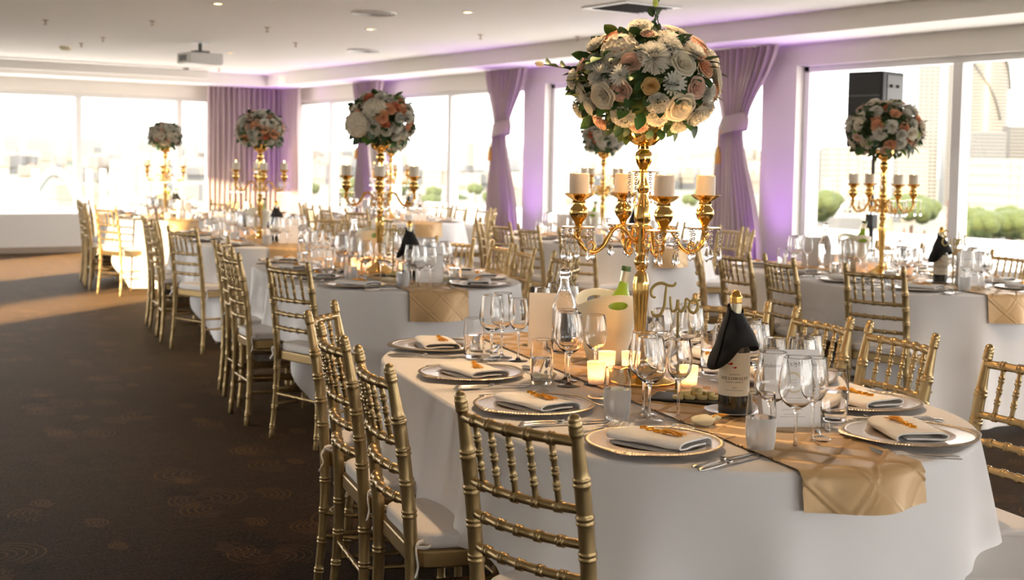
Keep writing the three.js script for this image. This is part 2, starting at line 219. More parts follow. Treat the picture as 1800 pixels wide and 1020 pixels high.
// ---------- curtains and uplighters ----------
function curtainGeo(w, h, pleats, tied, seed) {
  const R = rng(seed), ph = Array.from({ length: pleats + 1 }, () => R() * 1.6), waist = 1.82 / h;
  return gb().grid((u, v) => {
    const y = v * h; let W = w, off = 0, amp = 0.045;
    if (tied) { const d = (v - waist); const pinch = Math.exp(-Math.pow(d / (d > 0 ? 0.2 : 0.3), 2)); W = w * lerp(d > 0 ? 1 : 0.72, 0.34, pinch); amp = lerp(0.05, 0.03, pinch); off = 0.1 * pinch * (tied > 0 ? 1 : -1) + (d < 0 ? 0.06 * (tied > 0 ? 1 : -1) : 0); }
    const k = u * pleats, i = Math.floor(k), f = k - i, p = lerp(ph[i], ph[Math.min(pleats, i + 1)], f);
    return [(u - 0.5) * W + off, y, amp * Math.sin(k * Math.PI * 2 + p) + 0.012 * Math.sin(k * 5 + v * 7)];
  }, pleats * 10, 26).geo();
}
const curtainBox = { h: SOF - 0.03 };
function tiedCurtain(z, label, seed, w = 0.92) {
  const t = thing('tied_curtain', label, 'curtain', 'tied-back window curtains'); t.position.set(RW - 0.2, 0.02, z); t.rotation.y = -Math.PI / 2;
  mesh('curtain_panel', curtainGeo(w, curtainBox.h, 11, -1, seed), M.curtain, t);
  mesh('sash', gb().grid((u, v) => { const a = u * Math.PI * 2; const r = 0.165 + 0.02 * Math.sin(v * Math.PI); return [-0.1 + Math.sin(a) * r, 1.74 + v * 0.17 + 0.03 * Math.sin(a), Math.cos(a) * 0.085]; }, 24, 5, true).geo(), M.sash, t);
  mesh('tassel', gb().lathe([[0, 0], [0.032, 0.005], [0.028, 0.12], [0.012, 0.14], [0.022, 0.16], [0, 0.185]], 12, -0.28, 1.42, 0.05).tube([[-0.28, 1.6, 0.05], [-0.26, 1.7, 0.07], [-0.2, 1.76, 0.08]], 0.005, 6).geo(), M.tieGold, t);
  return t;
}
const CZ = [-9.58, -13.82, -17.55];
tiedCurtain(CZ[0], 'mauve-grey tied-back curtain with gold tassel left of the loudspeaker', 1, 1.02);
tiedCurtain(CZ[1], 'mauve-grey tied-back curtain with gold tassel behind the window table chairs', 2, 0.9);
tiedCurtain(CZ[2], 'mauve-grey tied-back curtain partly behind the flowers of the Three table', 3, 0.9);
{
  const t = thing('corner_curtain', 'full-length straight mauve curtain covering the room corner', 'curtain');
  const a = mesh('curtain_panel', curtainGeo(1.35, curtainBox.h, 15, 0, 7), M.curtain, t); a.position.set(8.55, 0.02, FW + 0.2);
  const b = mesh('curtain_panel', curtainGeo(0.75, curtainBox.h, 8, 0, 8), M.curtain, t); b.position.set(RW - 0.2, 0.02, FW + 0.55); b.rotation.y = -Math.PI / 2;
}
const upl = (x, z, lab, tx, tz, I) => {
  const t = thing('uplighter', lab, 'uplighter'); t.position.set(x, 0, z);
  mesh('housing', gb().lathe([[0, 0.02], [0.09, 0.02], [0.09, 0.16], [0.085, 0.17], [0.08, 0.155]], 20).geo(), M.blackPlastic, t); mesh('foot', gb().rbox(0.22, 0.02, 0.22, 0, 0.01, 0).geo(), M.blackPlastic, t); mesh('lamp', lathe([[0, 0.156], [0.08, 0.156]], 20), M.ledGlow, t);
  const s = new THREE.SpotLight(lin(0.5, 0.12, 1), I, 9, 0.62, 0.9, 2); s.position.set(x, 0.175, z); s.target.position.set(tx, CH, tz); s.castShadow = true; s.shadow.radius = 4; scene.add(s, s.target);
};
upl(RW - 0.38, CZ[0] + 0.45, 'black LED uplighter on the floor by the curtain left of the loudspeaker', RW - 0.35, CZ[0] + 0.35, 1.35);
upl(RW - 0.38, CZ[1] + 0.42, 'black LED uplighter on the floor by the curtain behind the window table', RW - 0.35, CZ[1] + 0.35, 1.35);
upl(RW - 0.38, CZ[2] + 0.42, 'black LED uplighter on the floor by the curtain behind the Three table', RW - 0.35, CZ[2] + 0.35, 1.35);
upl(RW - 0.55, FW + 0.6, 'black LED uplighter on the floor in the curtained corner', RW - 0.55, FW + 0.65, 1.8);
// ---------- loudspeaker ----------
{
  const [x, z] = [8.62, -7.4], t = thing('speaker_stand', 'black tripod stand carrying the loudspeaker by the window', 'stand'); t.position.set(x, 0, z);
  mesh('pole', gb().tube([[0, 0.1, 0], [0, 1.0, 0], [0, 1.001, 0], [0, 1.6, 0]], [0.019, 0.019, 0.0155, 0.0155], 12).geo(), M.blackPlastic, t); mesh('clamp', gb().rbox(0.075, 0.12, 0.075, 0, 0.98, 0, 0.01).geo(), M.blackPlastic, t);
  for (let k = 0; k < 3; k++) { const a = k * 2.094 + 0.4; mesh('leg', gb().tube([[0, 0.62, 0], [Math.sin(a) * 0.5, 0.015, Math.cos(a) * 0.5]], 0.013, 8).geo(), M.blackPlastic, t); mesh('brace', gb().tube([[0, 0.2, 0], [Math.sin(a) * 0.27, 0.3, Math.cos(a) * 0.27]], 0.008, 6).geo(), M.blackPlastic, t); }
  const s = thing('loudspeaker', 'black loudspeaker cabinet on a tripod stand by the window', 'loudspeaker'); s.position.set(x, 1.6, z); s.rotation.y = 1.74;
  mesh('cabinet', gb().rbox(0.33, 0.62, 0.34, 0, 0.31, 0, 0.015).geo(), M.blackPlastic, s); mesh('grille_bar', gb().box(0.29, 0.01, 0.004, 0, 0.42, -0.1815).geo(), M.grey, s); mesh('front_grille', gb().rbox(0.29, 0.56, 0.012, 0, 0.31, -0.174, 0.005).geo(), M.grille, s); const bp = mesh('sheen_side_panel', gb().rbox(0.008, 0.56, 0.25, -0.166, 0.31, 0.02, 0.003).geo(), M.grey, s);  // side panel paler than the cabinet: window sheen put into its colour
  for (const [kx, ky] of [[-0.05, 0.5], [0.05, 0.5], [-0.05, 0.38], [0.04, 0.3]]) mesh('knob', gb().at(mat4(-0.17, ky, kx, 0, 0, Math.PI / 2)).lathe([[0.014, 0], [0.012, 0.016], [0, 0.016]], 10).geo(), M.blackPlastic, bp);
}
// ---------- chiavari chair ----------
const bump = (h, list, w = 0.0055) => { let s = 0; for (const q of list) { const d = Math.abs(h - q); if (d < w) s = Math.max(s, Math.sqrt(1 - (d / w) ** 2)); } return s; };
function rungGeo(a, b, r, beads, bow = 0, seg = 8, amp = 0.0035) {
  const L = a.distanceTo(b), ts = new Set([0, 1]), P = [], R = []; for (let k = 1; k < 10; k++) ts.add(k / 10); for (const c of beads) for (const q of [-1, -0.75, -0.5, -0.25, 0, 0.25, 0.5, 0.75, 1]) ts.add(c + q * 0.0095 / L);
  for (const t of [...ts].sort((x, y) => x - y)) { const q = a.clone().lerp(b, t); q.z += bow * 4 * t * (1 - t); P.push(q); let m = 0; for (const c of beads) { const d = Math.abs(t - c) * L; if (d < 0.0094) m = Math.max(m, Math.sqrt(Math.max(0, 1 - ((d - 0.0047) / 0.0047) ** 2))); } R.push(r + amp * m); } return gb().tube(P, R, seg).geo();
}
function ringed(list, top) { const hs = new Set([0, top]); for (let h = 0.04; h < top; h += 0.045) hs.add(h); for (const c of list) for (const q of [-1, -0.6, 0, 0.6, 1]) hs.add(c + q * 0.0055); return [...hs].filter(h => h >= 0 && h <= top).sort((x, y) => x - y); }
const CHAIR = new THREE.Group(); CHAIR.name = 'chiavari_chair';
{
  const rings = []; for (const h of [0.06, 0.16, 0.26, 0.36, 0.545, 0.625, 0.7, 0.78]) rings.push(h - 0.0055, h + 0.0055);
  const post = s => { const P = [], R = []; for (const h of [...ringed(rings, 0.87), 0.874, 0.877, 0.879, 0.882, 0.885, 0.888, 0.892, 0.895, 0.898, 0.902, 0.905, 0.909, 0.914, 0.918, 0.92]) { const t = h / 0.92; P.push(V(s * lerp(0.187, 0.168, sstep(0, 0.5, t)), h, 0.225 - 0.12 * t + 0.165 * t * t)); let r = h < 0.78 ? lerp(0.0135, 0.0172, clamp(h / 0.45)) : lerp(0.0168, 0.0118, (h - 0.78) / 0.095); if (h > 0.873) r = h > 0.906 ? 0.0142 * Math.sqrt(Math.max(0, 1 - ((h - 0.906) / 0.0142) ** 2)) : 0.0125 + 0.0026 * bump(h, [0.879, 0.888, 0.898], 0.005); else r += 0.0026 * bump(h, rings); R.push(Math.max(r, 0.0005)); } return gb().tube(P, R, 10).geo(); };
  const leg = s => { const P = [], R = [], rg = [0.05, 0.061, 0.155, 0.166, 0.25, 0.261, 0.34, 0.351]; for (const h of ringed(rg, 0.435)) { P.push(V(s * lerp(0.197, 0.188, h / 0.435), h, -0.195 + 0.012 * h)); R.push(lerp(0.0125, 0.0165, h / 0.435) + 0.0022 * bump(h, rg)); } return gb().tube(P, R, 9).geo(); };
  for (const s of [-1, 1]) { mesh('back_post', post(s), M.chair, CHAIR); mesh('leg', leg(s), M.chair, CHAIR); }
  const zAt = h => { const t = h / 0.92; return 0.225 - 0.12 * t + 0.165 * t * t; };
  const rb = [0.16, 0.33, 0.5, 0.67, 0.84];
  for (const [h, nm] of [[0.863, 'top_rail'], [0.72, 'back_rail'], [0.647, 'back_rail'], [0.573, 'back_rail']]) mesh(nm, rungGeo(V(-0.165, h, zAt(h)), V(0.165, h, zAt(h)), nm === 'top_rail' ? 0.0118 : 0.0105, rb, 0.028), M.chair, CHAIR);
  for (let k = 0; k < 5; k++) { const x = -0.112 + k * 0.056, t = (x + 0.165) / 0.33, b = 0.028 * 4 * t * (1 - t); mesh('spindle', rungGeo(V(x, 0.725, zAt(0.72) + b), V(x, 0.858, zAt(0.863) + b), 0.0068, [0.28, 0.52, 0.76], 0, 7, 0.0026), M.chair, CHAIR); }
  const shape = (f, bk, d) => { const s = new THREE.Shape(); s.moveTo(-f + 0.05, -d); s.quadraticCurveTo(0, -d - 0.012, f - 0.05, -d); s.quadraticCurveTo(f, -d, f, -d + 0.05); s.lineTo(bk, d - 0.05); s.quadraticCurveTo(bk, d, bk - 0.05, d); s.lineTo(-bk + 0.05, d); s.quadraticCurveTo(-bk, d, -bk, d - 0.05); s.lineTo(-f, -d + 0.05); s.quadraticCurveTo(-f, -d, -f + 0.05, -d); return s; };
  const seat = new THREE.ExtrudeGeometry(shape(0.196, 0.176, 0.2), { depth: 0.034, bevelEnabled: true, bevelSize: 0.006, bevelThickness: 0.006, bevelSegments: 2, curveSegments: 6 }); seat.rotateX(Math.PI / 2); seat.translate(0, 0.444, -0.005); mesh('seat_frame', gb().geoAdd(seat).geo(), M.chair, CHAIR);
  const pad = new THREE.ExtrudeGeometry(shape(0.182, 0.162, 0.185), { depth: 0.016, bevelEnabled: true, bevelSize: 0.014, bevelThickness: 0.013, bevelSegments: 4, curveSegments: 6 }); pad.rotateX(Math.PI / 2); pad.translate(0, 0.479, -0.004);
  const cu = mesh('cushion', pad, M.pad, CHAIR);
  for (const s of [-1, 1]) { const b = gb(); b.tube(curve([[s * 0.15, 0.468, 0.16], [s * 0.178, 0.472, 0.19], [s * 0.195, 0.468, 0.2], [s * 0.19, 0.462, 0.17], [s * 0.165, 0.462, 0.155]], 16), 0.006, 6, true, 0.4); b.tube(curve([[s * 0.19, 0.466, 0.2], [s * 0.215, 0.452, 0.205], [s * 0.212, 0.425, 0.2], [s * 0.225, 0.4, 0.21]], 12), 0.007, 6, true, 0.3); mesh('cushion_tie', b.geo(), M.tie, cu); }
  for (const s of [-1, 1]) for (const h of [0.17, 0.245]) mesh('stretcher', rungGeo(V(s * 0.193, h, -0.19), V(s * 0.182, h + 0.005, zAt(h)), 0.0075, [0.3, 0.5, 0.7], 0, 7, 0.002), M.chair, CHAIR);
  for (const h of [0.2, 0.275]) mesh('stretcher', rungGeo(V(-0.19, h, -0.19), V(0.19, h, -0.19), 0.0075, [0.3, 0.5, 0.7], 0, 7, 0.002), M.chair, CHAIR);
  mesh('stretcher', rungGeo(V(-0.18, 0.23, zAt(0.23)), V(0.18, 0.23, zAt(0.23)), 0.0075, [0.3, 0.5, 0.7], 0, 7, 0.002), M.chair, CHAIR);
}
// ---------- oval table, cloth, runner ----------
const TT = 0.76, TOP = 0.7635, RUN = 0.7665, SL = 0.5, SR = 0.645;
function stad(s, r = SR, L = SL) { // s 0..1 round the oval, local x = across, z = along; returns point and outward normal
  const per = 2 * Math.PI * r + 4 * L; let d = ((s % 1) + 1) % 1 * per; const h = Math.PI * r;
  if (d < 2 * L) return [r, -L + d, 1, 0]; d -= 2 * L;
  if (d < h) { const a = d / r; return [Math.cos(a) * r, L + Math.sin(a) * r, Math.cos(a), Math.sin(a)]; } d -= h;
  if (d < 2 * L) return [-r, L - d, -1, 0]; d -= 2 * L;
  const a = Math.PI + d / r; return [Math.cos(a) * r, -L + Math.sin(a) * r, Math.cos(a), Math.sin(a)];
}
const ovalTop = (y, k) => { const b = gb(); return b; };
const clothGeo = (() => {
  const R = rng(41), ns = 220, folds = []; for (let k = 0; k < 17; k++) folds.push([(k + (R() - 0.5) * 0.6) / 17, 0.5 + R() * 0.7, 0.010 + R() * 0.009]);
  const inner = [0.02, 0.3, 0.6, 0.85, 0.95], b = gb();
  const fold = s => { let f = 0; for (const [c, a, w] of folds) { let d = Math.abs(s - c); d = Math.min(d, 1 - d); f += a * Math.exp(-((d / w) ** 2)); } return f; };
  b.grid((u, v) => {
    const row = v * 18, s = u;
    if (row <= 5) { const k = [0.02, 0.3, 0.6, 0.85, 0.95, 0.985][Math.round(row)], q = stad(s, SR * k, SL); return [q[0], TOP - (Math.round(row) === 5 ? 0.0006 : 0), q[1], q[0] * 1, q[1] * 1]; }
    const q = stad(s), e = Math.min(1, (row - 5) / 3), drop = (row - 8) / 10;
    if (row <= 8) { const a = e * Math.PI / 2; return [q[0] + q[2] * (-0.012 + 0.012 * Math.sin(a)), TOP - 0.0006 - 0.012 * (1 - Math.cos(a)), q[1] + q[3] * (-0.012 + 0.012 * Math.sin(a)), s * 5, e * 0.02]; }
    const end = sstep(0.12, 0.75, Math.abs(q[3])), D = lerp(0.295, 0.68, end), f = fold(s), fl = (0.004 + 0.12 * f * lerp(0.35, 1, end)) * Math.pow(drop, 0.95) + 0.012 * drop;
    return [q[0] + q[2] * fl, TOP - 0.0126 - drop * D, q[1] + q[3] * fl, s * 5, drop * D];
  }, ns, 18, true);
  return b.geo();
})();
const tableGeo = (() => { const b = gb(); const n = 90; b.grid((u, v) => { const k = Math.round(v * 4), q = stad(u, [0.01, SR - 0.012, SR - 0.012, 0.01, 0.01][k]); return [q[0], [TT, TT, TT - 0.03, TT - 0.03, TT - 0.03][k], q[1]]; }, n, 4, true); return b.geo(); })();
const runnerMake = (dropL) => {
  const half = SL + SR, W = 0.155, N = 520, m = 62, g = gb(), R = rng(6);
  const bend = s => { const a = Math.abs(s), sg = Math.sign(s) || 1, r = 0.016; if (a < half - 0.002) return [s, RUN, 0, 1]; const o = a - (half - 0.002), th = Math.min(o / r, Math.PI / 2); if (th < Math.PI / 2) return [sg * (half - 0.002 + r * Math.sin(th)), RUN - r * (1 - Math.cos(th)), sg * Math.sin(th), Math.cos(th)]; const d = o - r * Math.PI / 2; return [sg * (half - 0.002 + r + 0.03 * d), RUN - r - d, sg, 0]; };
  g.grid((u, v) => {
    const tot = half + dropL, s = lerp(-tot, tot, v), x = lerp(-W, W, u), cell = 0.147; const p = (x + s) / cell, q = (x - s) / cell, dp = Math.abs(p - Math.round(p)) * cell, dq = Math.abs(q - Math.round(q)) * cell;
    const puff = 0.0034 * (1 - Math.exp(-((Math.min(dp, dq) / 0.016) ** 2))) + 0.006 * Math.exp(-((Math.min(dp, dq) / 0.0042) ** 2)) + 0.0012 * Math.sin(s * 31 + x * 22) * Math.sin(x * 40);
    const [z, y, nz, ny] = bend(s), off = Math.max(0.0003, puff), lift = Math.abs(s) > half ? (0.006 + 0.05 * Math.min(1, (Math.abs(s) - half) / dropL)) * (0.6 + 0.4 * Math.cos(x * 20)) : 0;
    const round = Math.abs(s) > half - 0.2 ? (1 - Math.sqrt(Math.max(0, 1 - (x / SR) ** 2))) * SR * sstep(half - 0.3, half, Math.abs(s)) : 0;
    return [x, y + off * ny, z - Math.sign(s) * round + nz * (off + lift), u * 0.31, v * 2.6];
  }, m, N);
  return g.geo();
}, runnerShort = runnerMake(0.09), runnerLong = runnerMake(0.155);
// ---------- tableware ----------
const wineGeo = lathe([[0, 0], [0.035, 0], [0.0365, 0.001], [0.034, 0.0025], [0.012, 0.005], [0.0045, 0.012], [0.0036, 0.04], [0.0036, 0.085], [0.007, 0.096], [0.022, 0.104], [0.034, 0.116], [0.041, 0.134], [0.0415, 0.15], [0.038, 0.18], [0.0325, 0.215], [0.0318, 0.2165], [0.0311, 0.215], [0.0366, 0.18], [0.0401, 0.15], [0.0396, 0.134], [0.0327, 0.117], [0.021, 0.1058], [0, 0.1005]], 30);
const fluteGeo = lathe([[0, 0], [0.031, 0], [0.0325, 0.001], [0.03, 0.0025], [0.01, 0.005], [0.0042, 0.012], [0.0035, 0.04], [0.0036, 0.092], [0.007, 0.1], [0.019, 0.108], [0.0285, 0.122], [0.033, 0.142], [0.0325, 0.165], [0.0265, 0.205], [0.0258, 0.2065], [0.0251, 0.205], [0.0311, 0.165], [0.0316, 0.142], [0.0272, 0.123], [0.018, 0.1096], [0, 0.1045]], 28);
const tumbOut = lathe([[0, 0], [0.026, 0], [0.029, 0.003], [0.033, 0.03], [0.0345, 0.06], [0.034, 0.09], [0.031, 0.132], [0.0303, 0.1335], [0.0296, 0.132], [0.0325, 0.09], [0.033, 0.06], [0.0315, 0.03], [0.027, 0.011], [0, 0.01]], 30);
const tumbWater = lathe([[0, 0.0098], [0.0272, 0.0108], [0.0318, 0.03], [0.0333, 0.06], [0.0331, 0.078], [0.0331, 0.078], [0, 0.0775]], 30);
const tumbFrost = lathe([[0.0296, 0.0035], [0.0336, 0.03], [0.0351, 0.06], [0.0349, 0.079]], 30);
const chargerGeo = gb().lathe([[0, 0.004], [0.088, 0.004], [0.096, 0.0065], [0.105, 0.0125], [0.108, 0.0135], [0.15, 0.0155], [0.153, 0.0145], [0.15, 0.0125], [0.108, 0.0095], [0.09, 0.0005], [0, 0.0005]], 56).geo();
const chargerRimGeo = (() => { const b = gb(); b.grid((u, v) => { const a = u * Math.PI * 2, orn = Math.pow(Math.max(0, Math.cos(a * 2)), 8), bead = Math.abs(Math.sin(a * 66)), r0 = 0.149, w = 0.011 + 0.013 * orn + 0.0016 * bead; const t = v * Math.PI * 2, rr = r0 + w / 2 + Math.cos(t) * w / 2, y = 0.0155 + Math.sin(t) * (0.0022 + 0.0014 * bead + 0.002 * orn * Math.abs(Math.sin(a * 37))); return [rr * Math.sin(a), y, rr * Math.cos(a)]; }, 528, 6); return b.geo(); })();
const napkinGeo = (() => { // a linen square folded over and over: the ends show the layers
  const b = gb(), L = 0.2, path = [[-0.055, 0.004], [0.04, 0.0035], [0.056, 0.008], [0.058, 0.016], [0.05, 0.022], [0.0, 0.0245], [-0.04, 0.0235], [-0.05, 0.018], [-0.044, 0.0125], [0.0, 0.0135], [0.038, 0.0125]], c = curve(path.map(q => [q[0], q[1], 0]), 60), th = 0.0018;
  const R = rng(3), side = k => { const a = c[Math.max(0, k - 1)], d = c[Math.min(60, k + 1)], t = d.clone().sub(a).normalize(); return V(-t.y, t.x, 0); };
  b.grid((u, v) => { const k = Math.round(u * 122) % 122, i = k < 61 ? k : 121 - k, sg = k < 61 ? 1 : -1, n = side(i), z = (v - 0.5) * L, sk = 0.012 * (v - 0.5), w = 0.0012 * Math.sin(v * 9 + i * 0.2); return [c[i].x + n.x * th * sg + sk, Math.max(0.0006, c[i].y + n.y * th * sg + w * (c[i].y > 0.012 ? 1 : 0.2)), z]; }, 122, 10, true);
  for (const e of [0, 1]) { const o = b.p.length / 3; for (let i = 0; i <= 60; i++) { const n = side(i), z = (e - 0.5) * L, sk = 0.012 * (e - 0.5); for (const sg of [1, -1]) b.v(c[i].x + n.x * th * sg + sk, Math.max(0.0006, c[i].y + n.y * th * sg + (c[i].y > 0.012 ? 0.0012 : 0.0002) * Math.sin(e * 9 + i * 0.2)), z); } for (let i = 0; i < 60; i++) { const a = o + i * 2; b.i.push(a, a + 1, a + 3, a, a + 3, a + 2); } }
  const g = b.geo(); g.scale(1.12, 1.12, 1); g.rotateY(Math.PI / 2); g.computeVertexNormals(); return g;
})();
const tagGeo = gb().tube(curve([[-0.04, 0.0018, 0.004], [-0.03, 0.0022, -0.004], [-0.022, 0.0018, 0.005], [-0.012, 0.0022, -0.003], [-0.004, 0.0018, 0.004], [0.006, 0.002, 0.0]], 30), 0.0045, 7, true, 0.4).geo();
const tasselGeo = (() => { const b = gb(), R = rng(8); b.tube([[0.004, 0.003, 0], [0.014, 0.0035, 0], [0.02, 0.005, 0]], [0.0025, 0.004, 0.0055], 8); for (let k = 0; k < 26; k++) { const a = R() * 6.28, r = Math.sqrt(R()), y = 0.005 + 0.004 * r * Math.sin(a), z = 0.006 * r * Math.cos(a); b.tube([[0.019, y, z], [0.035, Math.max(0.0015, y), z * 1.5 + (R() - 0.5) * 0.003], [0.052 + R() * 0.008, Math.max(0.001, y * 0.6), z * 2.2 + (R() - 0.5) * 0.008]], 0.0009, 4); } return b.geo(); })();
function knifeParts() { const h = gb(); h.grid((u, v) => { const a = u * Math.PI * 2, e = Math.pow(Math.sin(clamp(v, 0.001, 0.999) * Math.PI), 0.22), w = lerp(0.011, 0.0072, v) * e; return [Math.cos(a) * w, 0.006 + Math.sin(a) * w * 0.5, 0.11 - v * 0.1]; }, 14, 16, true); h.lathe([[0.0065, 0], [0.0085, 0.002], [0.0065, 0.005]], 10, 0, 0.006, 0); const bl = gb().grid((u, v) => { const z = 0.012 - v * 0.135, w = 0.0085 * Math.sqrt(Math.max(0.0, 1 - Math.pow(v, 6))), t = u * Math.PI * 2; return [Math.cos(t) * w + 0.002 * v, 0.006 + Math.sin(t) * 0.0009 - 0.0038 * sstep(0.0, 1, v), z]; }, 10, 14, true); return [h.geo(), bl.geo()]; }
const [knifeH, knifeB] = knifeParts();
const forkGeo = (() => { const b = gb(); const yc = t => 0.0025 + 0.006 * Math.exp(-(((t - 0.66) / 0.1) ** 2)) + (t > 0.8 ? 0.012 * ((t - 0.8) / 0.2) ** 1.5 : 0); b.grid((u, v) => { const t = v * 0.8, a = u * Math.PI * 2, w = t < 0.55 ? lerp(0.0085, 0.0032, sstep(0, 0.5, t)) : lerp(0.0032, 0.0125, sstep(0.58, 0.78, t)); return [Math.cos(a) * w * Math.min(1, 0.2 + v * 20), yc(t) + Math.sin(a) * 0.0012, 0.1 - t * 0.2]; }, 8, 26, true); for (let k = 0; k < 4; k++) { const x = -0.0098 + k * 0.00653; b.tube([0.79, 0.84, 0.9, 0.96, 1].map(t => [x, yc(t), 0.1 - t * 0.2]), t => lerp(0.0021, 0.001, t), 6); } return b.geo(); })();
const spoonGeo = (() => { const b = gb(); b.grid((u, v) => { const t = v, a = u * Math.PI * 2, w = t < 0.65 ? lerp(0.0085, 0.003, sstep(0, 0.5, t)) : 0.003 + 0.0175 * Math.sqrt(Math.max(0, 1 - ((t - 0.83) / 0.175) ** 2)); const bowl = t > 0.66 ? -0.006 * (1 - ((t - 0.83) / 0.175) ** 2) * (1 - Math.abs(Math.cos(a)) ** 3) : 0; return [Math.cos(a) * Math.max(w, 0.0004), 0.0085 + (t < 0.6 ? -0.005 * (1 - t / 0.6) : 0) + Math.sin(a) * 0.0011 + bowl, 0.09 - t * 0.185]; }, 16, 36, true); return b.geo(); })();
// ---------- candelabrum ----------
const CAND = new THREE.Group(); CAND.name = 'candelabrum';
const ARM = 0.195;
{
  const y = h => h - 0.76; // heights below are above the floor
  mesh('base', lathe([[0, 0], [0.11, 0], [0.114, 0.004], [0.11, 0.009], [0.085, 0.015], [0.06, 0.028], [0.034, 0.045], [0.02, 0.06], [0.024, 0.066], [0.02, 0.072], [0.012, 0.078]], 40), M.gold, CAND);
  const flute = gb(); const prof = [[0.0125, y(0.835)], [0.0145, y(0.87)], [0.017, y(0.92)], [0.0205, y(0.98)], [0.0238, y(1.03)], [0.0238, y(1.055)], [0.019, y(1.078)], [0.0105, y(1.09)]]; flute.grid((u, v) => { const k = v * 7, i = Math.min(6, Math.floor(k)), f = k - i, r = lerp(prof[i][0], prof[i + 1][0], f), yy = lerp(prof[i][1], prof[i + 1][1], f), a = u * Math.PI * 2; return [Math.sin(a) * r * (1 + 0.045 * Math.cos(a * 8)), yy, Math.cos(a) * r * (1 + 0.045 * Math.cos(a * 8))]; }, 64, 28, true); mesh('stem', flute.geo(), M.gold, CAND);
  mesh('stem_knop', lathe([[0.0105, y(1.088)], [0.016, y(1.096)], [0.022, y(1.112)], [0.0215, y(1.125)], [0.012, y(1.138)], [0.0185, y(1.146)], [0.0185, y(1.215)], [0.0245, y(1.219)], [0.0245, y(1.224)], [0.018, y(1.228)], [0.0245, y(1.24)], [0.0245, y(1.262)], [0.0195, y(1.295)], [0.012, y(1.318)], [0.0165, y(1.325)], [0.0195, y(1.338)], [0.0165, y(1.352)], [0.0135, y(1.36)], [0.0135, y(1.382)]], 30), M.gold, CAND);
  mesh('collar_disc', lathe([[0.012, y(1.381)], [0.049, y(1.383)], [0.0495, y(1.385)], [0.012, y(1.387)]], 32), M.gold, CAND);
  mesh('upper_knop', lathe([[0.0125, y(1.386)], [0.013, y(1.394)], [0.023, y(1.41)], [0.0265, y(1.426)], [0.0235, y(1.44)], [0.016, y(1.447)], [0.0195, y(1.451)], [0.018, y(1.458)], [0.022, y(1.462)]], 30), M.gold, CAND);
  mesh('flower_bowl', lathe([[0.01, y(1.459)], [0.03, y(1.462)], [0.048, y(1.478)], [0.056, y(1.5)], [0.0575, y(1.522)], [0.0585, y(1.5225)], [0.0565, y(1.5235)], [0.0545, y(1.5)], [0.046, y(1.48)], [0.028, y(1.4645)], [0, y(1.4625)]], 36), M.gold, CAND);
  const cup = gb().lathe([[0.0075, y(1.205)], [0.011, y(1.213)], [0.0085, y(1.222)], [0.012, y(1.232)], [0.0235, y(1.248)], [0.0278, y(1.262)], [0.0245, y(1.275)], [0.0165, y(1.283)], [0.0195, y(1.2895)], [0.0175, y(1.298)], [0.03, y(1.305)], [0.0445, y(1.316)], [0.0455, y(1.3165)], [0.043, y(1.3175)], [0.03, y(1.309)], [0, y(1.307)]], 28).geo();
  const pan = lathe([[0.006, y(1.214)], [0.047, y(1.217)], [0.049, y(1.2195)], [0.047, y(1.2205)], [0.006, y(1.2175)]], 30);
  const armPts = curve([[0.016, y(1.175), 0], [0.035, y(1.19), 0], [0.062, y(1.217), 0], [0.082, y(1.218), 0], [0.1, y(1.196), 0], [0.122, y(1.16), 0], [0.15, y(1.145), 0], [0.178, y(1.157), 0], [0.193, y(1.185), 0], [ARM, y(1.212), 0]], 48);
  const armGeo = (() => { const b = gb(); b.tube(armPts, t => 0.0068 + 0.0018 * Math.sin(t * 40) * (t < 0.3 || t > 0.8 ? 1 : 0.3), 9); b.tube(curve([[0.04, y(1.185), 0], [0.05, y(1.17), 0], [0.048, y(1.15), 0], [0.036, y(1.142), 0], [0.03, y(1.153), 0], [0.038, y(1.16), 0]], 20), t => 0.0085 * (1 - t * 0.6), 8); b.tube(curve([[0.15, y(1.147), 0], [0.146, y(1.165), 0], [0.155, y(1.175), 0], [0.163, y(1.168), 0], [0.158, y(1.16), 0]], 16), t => 0.0055 * (1 - t * 0.5), 7); b.tube(curve([[0.19, y(1.18), 0], [0.204, y(1.19), 0], [0.203, y(1.206), 0]], 8), 0.005, 7); for (let k = 0; k < 5; k++) b.geoAdd(new THREE.SphereGeometry(0.0048, 6, 5), new THREE.Matrix4().makeTranslation(0.062 + k * 0.009, y(1.2235) - Math.abs(k - 1.2) * 0.0035, 0)); return b.geo(); })();
  const drop = (() => { const b = gb(); for (let k = 0; k < 4; k++) b.geoAdd(new THREE.OctahedronGeometry(0.0062 - k * 0.0003, 1), new THREE.Matrix4().makeTranslation(0, -0.006 - k * 0.0135, 0)); b.lathe([[0, -0.098], [0.0085, -0.09], [0.0062, -0.074], [0.0022, -0.058], [0, -0.056]], 6); return b.geo(); })();
  for (let k = 0; k < 4; k++) {
    const a = mesh('arm', armGeo, M.goldCast, CAND); a.rotation.y = k * Math.PI / 2;
    mesh('candle_cup', cup, M.gold, a).position.set(ARM, 0, 0); mesh('drip_pan', pan, M.gold, a).position.set(ARM, 0, 0);
    for (let j = 0; j < 5; j++) { const an = j * 1.2566 + 0.5; mesh('crystal_drop', drop, M.crystal, a).position.set(ARM + 0.0455 * Math.cos(an), y(1.2165), 0.0455 * Math.sin(an)); }
  }
  for (let j = 0; j < 4; j++) { const an = j * Math.PI / 2 + 0.78; mesh('crystal_drop', drop, M.crystal, CAND).position.set(0.046 * Math.cos(an), y(1.382), 0.046 * Math.sin(an)); }
}
const CANDLE = new THREE.Group(); CANDLE.name = 'pillar_candle';
